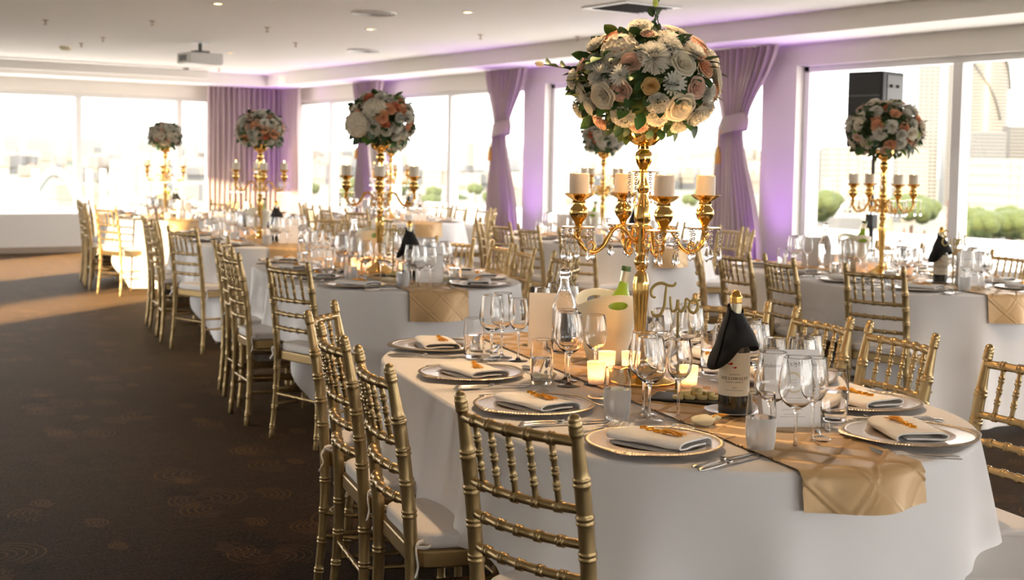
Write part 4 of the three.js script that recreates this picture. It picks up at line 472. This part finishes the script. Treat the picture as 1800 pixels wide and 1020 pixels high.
for (const T of TABLES) {
  const [x, z] = toRoom(T.X, T.Z), rot = -(YAW - T.ax * Math.PI / 180); T.x = x; T.z = z; T.rot = rot; const R = rng(T.seed * 97 + 5);
  const A = V(-Math.sin(rot), 0, -Math.cos(rot)), N = V(Math.cos(rot), 0, -Math.sin(rot));
  const put = (o, a, n, y, turn = 0) => { o.position.set(x + A.x * a + N.x * n, y, z + A.z * a + N.z * n); o.rotation.y = rot + turn; return o; };
  const g = `on ${T.d}`;
  const tb = thing('oval_table', `oval banquet table hidden under the white cloth of ${T.d}`, 'table', 'oval banquet tables'); tb.position.set(x, 0, z); tb.rotation.y = rot; mesh('table_top', tableGeo, M.paint, tb);
  for (const s of [-1, 1]) { mesh('pedestal', gb().tube([[0, 0.02, s * 0.55], [0, TT - 0.03, s * 0.55]], 0.03, 12).geo(), M.steel, tb); mesh('pedestal_foot', gb().rbox(0.6, 0.025, 0.07, 0, 0.0125, s * 0.55, 0.008).geo(), M.steel, tb); }
  put(single('tablecloth', clothGeo, M.cloth, `white tablecloth draped over ${T.d}`, 'tablecloth', 'white oval tablecloths'), 0, 0, 0);
  put(single('table_runner', T.seed === 1 ? runnerShort : runnerLong, M.runner, `gold pintuck satin runner along ${T.d}`, 'table runner', 'gold table runners'), 0, 0, 0);
  SEATS.forEach(([pa, pn, fa, fn, ca, cn], i) => {
    const th = Math.atan2(-fn, fa) + (T.seed > 1 ? (R() - 0.5) * 0.16 : 0), ra = -fn, rn = fa; // right-hand side of the sitter
    const at = `${['fourth', 'third', 'second', 'first', 'first', 'second', 'third', 'fourth', 'fifth'][i]} on ${i < 4 ? (T.right ? 'inner' : 'aisle') : 'window'} side from the wine bottle, ${T.s}`; const loc = (px, pz) => [pa + ra * px - fa * pz, pn + rn * px - fn * pz]; const j = T.seed > 1 ? 0.05 : 0;
    put(inst('chair', CHAIR, `gold chiavari chair, ${at}`, `chairs around ${T.d}`, 'chair'), ca + fa * 0.262 + (R() - 0.5) * j, cn + fn * 0.262 + (R() - 0.5) * j, 0, th);
    const lay = (o, px, pz, y, turn = 0) => { const [a, n] = loc(px, pz); return put(o, a, n, y, th + turn); };
    lay(inst('p', P.plate, `silver charger plate, ${at}`, `charger plates ${g}`, 'charger plate'), 0, 0, TOP, R() * 0.5);
    lay(inst('n', P.napkin, `folded white napkin, ${at}`, `napkins ${g}`, 'napkin'), 0.01, 0.0, TOP + 0.0042, 0.15 + (R() - 0.5) * 0.3);
    lay(inst('t', P.tagp, `gold tasselled tag, ${at}`, `name tags ${g}`, 'name tag'), 0.0, -0.012, TOP + 0.0337, (R() - 0.5) * 0.7).scale.set(1.25, 1.25, 1.4);
    const near = i === 2 || i === 3 || i === 7;
    lay(inst('u', near ? P.tumbF : P.tumb, near ? `misted water tumbler, ${at}` : `clear water tumbler, ${at}`, near ? `misted tumblers ${g}` : `clear tumblers ${g}`, 'tumbler'), 0.183, -0.158, TOP);
    lay(inst('w', P.wine, `outer wine glass, ${at}`, `wine glasses ${g}`, 'wine glass'), 0.232, -0.225, TOP); lay(inst('w', P.wine, `inner wine glass, ${at}`, `wine glasses ${g}`, 'wine glass'), 0.15, -0.248, TOP); lay(inst('f', P.flute, `champagne glass, ${at}`, `champagne glasses ${g}`, 'champagne glass'), 0.222, -0.312, TOP);
    if (T.cut) {
      for (const q of [0.195, 0.222]) lay(inst('k', P.knife, `${q > 0.2 ? 'outer' : 'inner'} table knife, ${at}`, `knives ${g}`, 'knife'), q, 0.0 + (q - 0.195) * 0.5, TOP, 0.02);
      for (const q of [-0.19, -0.218]) lay(inst('o', P.fork, `${q < -0.2 ? 'outer' : 'inner'} table fork, ${at}`, `forks ${g}`, 'fork'), q, -0.02, TOP);
      lay(inst('s', P.spoon, `silver dessert spoon, ${at}`, `dessert spoons ${g}`, 'spoon'), -0.02, -0.215, TOP, Math.PI / 2); lay(inst('o', P.fork, `silver dessert fork, ${at}`, `dessert forks ${g}`, 'fork'), 0.0, -0.19, TOP, -Math.PI / 2).scale.setScalar(0.85);
    }
  });
  const cb = put(inst('c', CAND, `tall gold candelabrum with crystal drops ${g}`, 'gold candelabra', 'candelabrum'), 0, 0, RUN + 0.003, -rot - YAW + [0.21, 0.08, 0.33, 0.12, 0.17, 0.5, 0.35][T.seed - 1]);
  for (let k = 0; k < 4; k++) { const a = cb.rotation.y + k * Math.PI / 2, c = inst('d', CANDLE, `ivory pillar candle on the ${['window', 'cooler', 'inner', 'wine bottle'][k]} side of the candelabrum, ${T.s}`, `candles ${g}`, 'candle'); c.position.set(x + Math.cos(a) * ARM, RUN + 0.003 + 1.3105 - 0.76, z - Math.sin(a) * ARM); if (T.seed === 1) { const l = new THREE.PointLight(lin(1, 0.55, 0.2), 0.02, 3, 2); l.position.set(c.position.x, c.position.y + 0.1, c.position.z); l.castShadow = true; scene.add(l); } }
  const bk = put(inst('b', BUCKET, `white wine cooler bucket with cut-out handles ${g}`, 'white wine coolers', 'wine cooler'), 0.36, 0.05, RUN + 0.003, -rot - YAW + 0.28);
  { const gbot = inst('g', GREENB, `green wine bottle standing in the cooler ${g}`, 'green bottles in coolers', 'bottle'); gbot.position.set(bk.position.x, bk.position.y + 0.012, bk.position.z); gbot.rotation.set(0, 0, 0); const tilt = V(Math.cos(YAW), 0, Math.sin(YAW)); gbot.quaternion.setFromUnitVectors(up, up.clone().addScaledVector(tilt, 0.16).normalize()); gbot.position.addScaledVector(tilt, 0.012).add(V(-Math.sin(YAW), 0, Math.cos(YAW)).multiplyScalar(0.018)); }
  put(inst('b', WATERB, `clear swing-top glass water bottle ${g}`, 'swing-top water bottles', 'bottle'), 0.605, 0.0, RUN + 0.003, -rot - YAW);
  put(inst('b', P.saucer ??= one('side_plate', plateGeo, M.porcelain), `small white plate under the wine bottle ${g}`, 'plates under wine bottles', 'plate'), -0.525, 0.025, RUN + 0.003);
  put(inst('b', WINEB, `wine bottle wrapped in black napkin ${g}`, 'wrapped wine bottles', 'wine bottle'), -0.525, 0.025, RUN + 0.0062, -rot - YAW - 0.12);
  put(inst('m', CARD, `white menu card by the wine bottle ${g}`, 'menu cards', 'menu card'), -0.70, 0.085, RUN + 0.003, -rot - YAW + 0.12);
  put(inst('m', CARD, `white menu card by the water bottle ${g}`, 'menu cards', 'menu card'), 0.74, 0.0, RUN + 0.003, -rot - YAW + Math.PI - 0.1);
  for (const [a, n] of [[-0.015, -0.145], [-0.15, 0.088], [0.17, -0.03], [0.15, 0.04], [0.62, 0.11]]) { const t = put(inst('t', TEA, `lit tea light in a frosted glass ${g}`, `tea lights ${g}`, 'tea light'), a, n, RUN + 0.003); if (T.seed <= 2) { const l = new THREE.PointLight(lin(1, 0.5, 0.15), 0.006, 2, 2); l.position.set(t.position.x, t.position.y + 0.034, t.position.z); l.castShadow = true; scene.add(l); } }
  if (T.k === 'Two' || T.k === 'Three' || T.k === 'Eight') {
    const sg = signGroup(T.k); sg.name = numbered('table_sign'); scene.add(sg); tag(sg, `gold script ${T.k} sign on a stick`, 'table sign'); if (T.k === 'Eight') put(sg, -0.62, 0.0, RUN + 0.003, -rot - YAW); else put(sg, -0.18, 0.0, RUN + 0.003, -rot - YAW);
  }
  if (T.seed <= 2) {
    put(single('slate_board', slateGeo, M.slate, `black slate board of butter pats ${g}`, 'slate board', 'slate boards'), -0.33, 0.015, RUN + 0.003, 0.9);
    const base = V(x, 0, z).addScaledVector(A, -0.33).addScaledVector(N, 0.015), ux = V(Math.cos(YAW), 0, Math.sin(YAW)), uz = V(-Math.sin(YAW), 0, Math.cos(YAW)); let nB = 0;
    for (const [n, y, zo] of [[4, 0, 0.018], [3, 0, -0.012], [3, 1, 0.004], [2, 1, -0.014], [1, 2, -0.004]]) for (let k = 0; k < n; k++) { const o = single('butter_pat', butterGeo, M.butter, `round yellow butter pat piled on the slate board ${g}`, 'butter pat', `butter pats ${g}`); o.position.copy(base).addScaledVector(ux, (k - (n - 1) / 2) * 0.0325 + (y ? 0.006 : 0)).addScaledVector(uz, zo).setY(RUN + 0.0102 + y * 0.0097); }
    for (const [a, n, t] of [[-0.645, -0.12, 0.4], [-0.3, 0.2, 2], [0.14, -0.24, 1.1], [-0.62, 0.19, 2.8]]) put(inst('f', FAV, `cream organza favour pouch tied with a gold ribbon ${g}`, `favour pouches ${g}`, 'favour'), a, n, Math.abs(n) < 0.155 ? RUN + 0.003 : TOP, t);
  }
}
const [T2, T3, T4, T5, T8, T7, T6] = TABLES;
const b2 = bouquet(T2, 'large white and peach flower arrangement on the candelabrum of the Two table', 21, [['C', 0.02, 0.42, 1.28], ['H', -0.5, 0.6, 1.05], ['C', -0.72, 0.05, 1.0], ['P', -0.3, 0.28, 1.0], ['P', -0.42, -0.2, 1.05], ['Y', -0.03, -0.12, 1.05], ['D', 0.3, -0.06, 1.15], ['W', 0.4, -0.45, 1.25], ['N', 0.08, -0.4, 1.1], ['N', -0.36, -0.62, 1.15], ['W', 0.42, 0.3, 1.0], ['P', 0.62, -0.12, 1.1], ['C', 0.85, -0.18, 0.85], ['O', 0.76, 0.28, 0.95], ['O', 0.97, -0.12, 0.9], ['C', 0.25, 0.82, 0.9], ['C', 0.62, 0.55, 1.0], ['N', 0.45, -0.75, 1.0], ['K', -0.62, -0.72, 1.0], ['K', -0.14, -0.8, 0.85], ['O', -0.45, 0.62, 0.9], ['N', -0.78, -0.45, 0.9], ['P', -0.02, 0.85, 0.8]], 0.228, 0.175);
sprig(b2, [0.02, 0.25, 0.0], [0.05, 1, 0.0], 0.12, 4, M.limeBloom); sprig(b2, [0.03, 0.25, 0.01], [-0.15, 1, 0.1], 0.1, 2, M.limeBloom); sprig(b2, [-0.15, 0.16, -0.12], [-0.8, 0.15, -0.5], 0.11, 4, M.ivory);
bouquet(T3, 'white hydrangea and coral flower arrangement on the candelabrum of the Three table', 33, [['H', -0.12, 0.42, 1.25], ['R', 0.55, 0.5, 1.05], ['R', -0.6, -0.62, 1.1], ['O', -0.7, 0.15, 1.0], ['C', -0.15, -0.4, 1.15], ['R', 0.25, -0.25, 0.85], ['C', 0.6, -0.3, 1.0], ['N', 0.55, -0.65, 1.0]], 0.2, 0.16, 'CNWRONHWNC');
bouquet(T4, 'white and orange flower arrangement on the aisle candelabrum behind the Three table', 45, [['R', 0.4, -0.45, 0.9], ['P', -0.4, 0.1, 1.0], ['C', 0.35, 0.35, 1.1]], 0.2, 0.16, 'CNWPWNOC');
bouquet(T5, 'small pale flower arrangement on the candelabrum nearest the far window', 57, [['O', 0.4, -0.4, 0.9], ['W', 0, 0, 1.3]], 0.195, 0.15, 'WCNWPN');
bouquet(T8, 'white peach and lime flower arrangement on the candelabrum of the Eight table', 63, [['C', -0.1, 0.1, 1.1], ['C', 0.2, -0.5, 1.1], ['O', 0.25, 0.05, 1.0], ['O', 0.02, 0.55, 1.0], ['R', -0.12, 0.8, 0.8], ['G', 0.75, -0.15, 1.1], ['N', 0.55, 0.2, 1.1], ['C', -0.55, -0.45, 0.9]], 0.235, 0.185, 'CNWPNWOC');
bouquet(T7, 'white and coral flower arrangement behind the candles of the Two table', 71, [['R', -0.7, 0.1, 1.0], ['R', -0.5, -0.25, 0.8]], 0.195, 0.15, 'CNWRWNC');
bouquet(T6, 'pale flower arrangement on the candelabrum nearest the curtained corner', 83, [], 0.19, 0.15, 'CNWPWN');
// ---------- outside: terrace, city, hills ----------
{
  const G = -22, ground = mesh('ground', gb().grid((u, v) => [lerp(-3500, 3500, u), G, lerp(-3500, 3500, v)], 8, 8).geo(), std(lin(0.085, 0.09, 0.065), 0.9)); ground.userData.kind = 'structure'; ground.name = 'floor_002'; scene.add(ground);
  var O = { pale: std(lin(0.125, 0.122, 0.118), 0.8), white: std(lin(0.19, 0.182, 0.17), 0.8), blue: std(lin(0.05, 0.06, 0.072), 0.3), slab: std(lin(0.12, 0.12, 0.12), 0.6), dark: std(lin(0.034, 0.038, 0.042), 0.35), brick: std(lin(0.1, 0.05, 0.035), 0.9), green: std(lin(0.042, 0.06, 0.016), 0.9), hill: std(lin(0.055, 0.068, 0.05), 0.95), arch: std(lin(0.16, 0.19, 0.22), 0.5), terrace: std(lin(0.72, 0.7, 0.68), 0.7), roof: std(lin(0.1, 0.1, 0.1), 0.6), steelWhite: std(lin(0.7, 0.7, 0.69), 0.5) };
  for (const [a, b] of [[19.0, 20.7], [22.2, 75]]) { const t = thing('added_sun_screen', a < 20 ? 'narrow added screen wall out of view blocking part of the low sun' : 'long tall added screen wall out of view blocking the low sun', 'building'); t.position.set(-42, G, (a + b) / 2); mesh('wall', gb().box(0.4, 37, b - a, 0, 18.5, 0).geo(), O.pale, t); mesh('coping', gb().box(0.5, 0.2, b - a, 0, 37.1, 0).geo(), O.roof, t); }  // added out-of-view walls that keep the low sun off most of the glazing
  // terrace parapets
  const par = thing('terrace_parapet', 'long white terrace parapet outside the right windows', 'parapet'); par.position.set(RW + 14, -0.46, -12); mesh('wall', gb().rbox(0.25, 1.9, 64, 0, -0.55, 0, 0.02).geo(), O.terrace, par); mesh('coping', gb().rbox(0.4, 0.06, 64, 0, 0.43, 0, 0.01).geo(), O.terrace, par);
  const deck = single('bounce_terrace_deck', gb().box(13.8, 0.2, 64, RW + 7.2, -0.8, -12).geo(), O.terrace, 'pale terrace floor outside the right windows, widened to bounce daylight indoors', 'terrace'); single('bounce_terrace_deck', gb().box(26, 0.2, 9, -3.7, -0.8, FW - 4.8).geo(), O.terrace, 'pale terrace floor outside the far window, added to bounce daylight indoors', 'terrace');  // decks made wide and white to bounce daylight onto the ceiling
  const rail = thing('terrace_railing', 'white posts and glass of the terrace railing outside the far window', 'railing'); const rp = [];
  for (const [px, d] of [[8, 24], [62, 25], [157, 26.5], [181, 28], [198, 29.5], [213, 31], [228, 32.5]]) { const q = atDepth(px, 303, d); rp.push(q); mesh('post', gb().rbox(0.1, 1.9, 0.1, q.x, 0.2, q.z, 0.01).geo(), O.steelWhite, rail); }
  for (let k = 0; k + 1 < rp.length; k++) mesh('glass_panel', gb().grid((u, v) => [lerp(rp[k].x, rp[k + 1].x, u), lerp(-0.6, 0.95, v), lerp(rp[k].z, rp[k + 1].z, u)], 1, 1).geo(), M.pane, rail);
  // hills
  const hill = (x0, x1, d, f, seed, name, label) => { const R = rng(seed), ph = [R() * 6, R() * 6, R() * 6]; const b = gb(); b.grid((u, v) => { const px = lerp(x0, x1, u), y = f(px) + 2.5 * Math.sin(px * 0.05 + ph[0]) + 1.6 * Math.sin(px * 0.13 + ph[1]), top = atDepth(px, y, d); if (v < 0.5) { const lo = atDepth(px, y, d * 0.72); return [lerp(lo.x, top.x, v * 2), lerp(G, top.y, Math.pow(v * 2, 0.8)), lerp(lo.z, top.z, v * 2)]; } const far = atDepth(px, y, d * 1.3); return [lerp(top.x, far.x, v * 2 - 1), lerp(top.y, G, v * 2 - 1), lerp(top.z, far.z, v * 2 - 1)]; }, 60, 8); const o = single(name, b.geo(), O.hill, label, 'hill'); return o; };
  hill(-500, 350, 2300, px => 238 + 0.035 * px, 2, 'hill', 'hazy wooded hill seen through the far window');
  hill(380, 1500, 2100, px => 262 + 5 * Math.sin(px * 0.011), 3, 'hill', 'hazy low ridge seen through the windows on the right');
  // low-rise town on the slopes
  const R = rng(99); const cube = new THREE.BoxGeometry(1, 1, 1); cube.translate(0, 0.5, 0); const roofG = new THREE.ConeGeometry(0.72, 0.35, 4); roofG.rotateY(Math.PI / 4); roofG.translate(0, 1.17, 0);
  for (let k = 0; k < 110; k++) { const px = R() < 0.4 ? R() * 360 : 500 + R() * 860, py = 268 + R() * R() * 85, d = 1900 - (py - 268) * 18 - R() * 120, p = atDepth(px, py, d), w = 14 + R() * 24, o = thing('town_building', 'small pale town building in the distance outside the windows', 'building', 'distant town buildings'); o.position.set(p.x, p.y - 9, p.z); o.rotation.y = R() * 3; mesh('walls', cube, [O.white, O.pale, O.slab][k % 3], o).scale.set(w, 9 + R() * 8, w * 0.7); if (k % 2) mesh('roof', roofG, [O.roof, O.brick][k % 4 === 1 ? 0 : 1], o).scale.set(w, 9, w * 0.7); const bs = mesh('foundation', cube, O.pale, o); bs.scale.set(w * 0.9, Math.max(1, p.y - 9 - G), w * 0.6); bs.position.y = G - (p.y - 9); }
  // trees
  const crown = (() => { const b = gb(), Q = rng(5); for (let k = 0; k < 12; k++) b.geoAdd(new THREE.IcosahedronGeometry(0.3 + Q() * 0.2, 1), new THREE.Matrix4().makeTranslation((Q() - 0.5) * 0.9, 0.55 + Q() * 0.55, (Q() - 0.5) * 0.9)); return b.geo(); })(), trunk = gb().tube([[0, 0, 0], [0, 0.6, 0]], 0.05, 6).geo();
  for (const [x0, x1, y0, y1, n, lab, grp] of [[1690, 1810, 372, 400, 16, 'green tree in the row below the white building', 'trees below the white building'], [1410, 1470, 345, 365, 6, 'green tree beside the white masts', 'trees beside the masts'], [1590, 1640, 350, 385, 6, 'green tree behind the loudspeaker stand', 'trees behind the loudspeaker'], [520, 1300, 320, 350, 26, 'distant tree among the town houses', 'trees among the town houses']]) for (let k = 0; k < n; k++) { const d = 260 + R() * 90 + (n > 20 ? 500 : 0), p = atDepth(lerp(x0, x1, R()), lerp(y0, y1, R()), d), s = d * 22 / FPX * (n > 20 ? 0.8 : 1.6), o = thing('tree', lab, 'tree', grp); o.position.set(p.x, p.y - s, p.z); mesh('crown', crown, O.green, o).scale.setScalar(s); const tk = mesh('trunk', trunk, O.brick, o); tk.scale.set(s, Math.max(s, p.y - s - G + s), s); tk.position.y = Math.min(0, G - (p.y - s)); }
  // towers: body, floor slabs, bands
  const tower = (px0, px1, ytop, d, mat, slabM, nfl, label, opt = {}) => {
    const a = atDepth(px0, ytop, d), b = atDepth(px1, ytop, d), w = a.distanceTo(b), c = a.clone().add(b).multiplyScalar(0.5), H = c.y - G, t = thing('tower', label, 'building'); t.position.set(c.x, G, c.z); t.rotation.y = -YAW + (opt.turn ?? 0); const dp = opt.depth ?? w * 0.8;
    mesh('tower_body', opt.round ? gb().lathe([[w * 0.48, 0], [w * 0.48, H], [w * 0.48, H], [0, H]], 28).geo() : gb().box(w, H, dp, 0, H / 2, 0).geo(), mat, t);
    const sl = opt.round ? lathe([[w * 0.48, 0], [w * 0.5, 0], [w * 0.5, H / nfl * 0.5], [w * 0.48, H / nfl * 0.5]], 28) : gb().box(w * 1.03, H / nfl * 0.34, dp * 1.03).geo(), vis = Math.min(nfl, opt.floors ?? nfl); for (let k = 0; k < vis; k++) mesh('floor_slab', sl, slabM, t).position.y = H * (1 - (k + 0.5) / nfl);
    if (opt.fins) for (let k = 0; k <= opt.fins; k++) mesh('fin', gb().box(w * 0.025, H, dp * 0.03).geo(), slabM, t).position.set((k / opt.fins - 0.5) * w, H / 2, dp * 0.51);
    if (opt.sash) for (const [s0, s1] of opt.sash) mesh('diagonal_band', gb().tube(curve(Array.from({ length: 9 }, (_, k) => { const q = k / 8, an = lerp(s0[0], s1[0], q) + 0.25 * Math.sin(q * 3.1); return [Math.sin(an) * w * 0.505, lerp(s0[1], s1[1], q) * H, Math.cos(an) * w * 0.505]; }), 32), w * 0.03, 6).geo(), O.dark, t);
    return t;
  };
  tower(1664, 1703, 75, 900, O.blue, O.slab, 46, 'slim grey-blue glass tower with pale floor slabs by the mullion', { fins: 5 });
  tower(1700, 1778, 40, 1100, O.dark, O.white, 54, 'tall round white-banded tower with dark diagonal bands', { round: true, sash: [[[-0.9, 1], [1.1, 0.62]], [[-1.2, 0.8], [0.3, 0.45]]] });
  tower(1612, 1650, 100, 850, O.blue, O.white, 40, 'pale green-grey tower seen behind the loudspeaker', { fins: 4 });
  tower(1700, 1760, 232, 800, O.blue, O.slab, 22, 'grey office block at the foot of the round tower'); tower(1770, 1815, 222, 850, O.dark, O.slab, 24, 'dark grey office block beside the round tower');
  tower(1724, 1830, 280, 420, O.white, O.white, 9, 'sunlit white apartment block above the trees', { fins: 6, turn: 0.35 });
  tower(1398, 1440, 262, 620, O.dark, O.blue, 16, 'dark grey office block left of the white masts', { fins: 5 });
  tower(1450, 1520, 258, 560, O.white, O.pale, 15, 'cream office block behind the white masts', { fins: 4 }); tower(1520, 1560, 280, 500, O.white, O.pale, 12, 'bright white block behind the loudspeaker stand'); tower(1575, 1625, 262, 600, O.pale, O.white, 16, 'pale apartment block right of the loudspeaker stand', { fins: 5 });
  tower(1672, 1724, 352, 430, O.brick, O.brick, 4, 'low red brick building below the glass towers');
  tower(1255, 1264, 258, 900, O.dark, O.slab, 14, 'thin dark tower left of the tied curtain'); tower(1262, 1300, 268, 900, O.pale, O.slab, 12, 'pale block left of the tied curtain'); tower(812, 862, 250, 1500, O.pale, O.pale, 8, 'pale block on the ridge left of the tied curtain'); tower(745, 775, 268, 900, O.white, O.pale, 8, 'white block on the slope outside the right windows'); tower(222, 300, 268, 300, O.white, O.slab, 5, 'white and grey building seen behind the far candelabrum', { fins: 3 });
  // white cable masts
  const ms = thing('mast_structure', 'fan of white masts of an arena roof outside the right window', 'masts'); const f0 = atDepth(1470, 372, 330); ms.position.copy(f0);
  for (const [px, py] of [[1420, 322], [1452, 316], [1490, 318], [1505, 345], [1403, 345]]) { const q = atDepth(px, py, 330).sub(f0), r0 = atDepth(px < 1410 ? 1399 : 1466 + (px - 1450) * 0.1, 374, 330).sub(f0); mesh('mast', gb().tube([r0, q], 0.6, 8).geo(), O.steelWhite, ms); }
  { const q = atDepth(1470, 376, 330); mesh('arena_roof', gb().rbox(26, 6, 10, 0, -4, 0, 0.5).geo(), O.white, ms).rotation.y = -YAW; mesh('arena_base', gb().box(22, 14, 8, 0, -14, 0).geo(), O.pale, ms).rotation.y = -YAW; }
  // arched bridge
  const br = thing('arch_bridge', 'pale blue twin-arch bridge outside the far window', 'bridge'); const d0 = 160; const b0 = atDepth(100, 380, d0); br.position.copy(b0);
  for (const off of [0, 9]) mesh('arch', gb().tube(Array.from({ length: 25 }, (_, k) => { const t = k / 24, q = atDepth(lerp(42, 152, t), 380 - 78 * Math.sin(Math.PI * t), d0 + off).sub(b0); return q; }), 0.55, 8).geo(), O.arch, br); mesh('bridge_deck', gb().tube([atDepth(20, 384, d0 + 4).sub(b0), atDepth(175, 382, d0 + 4).sub(b0)], 1.1, 8).geo(), O.pale, br); for (const px of [45, 150]) { const q = atDepth(px, 380, d0 + 4).sub(b0); mesh('pier', gb().tube([q, V(q.x, G - b0.y, q.z)], 1.2, 8).geo(), O.pale, br); }
}
renderer.render(scene, camera);
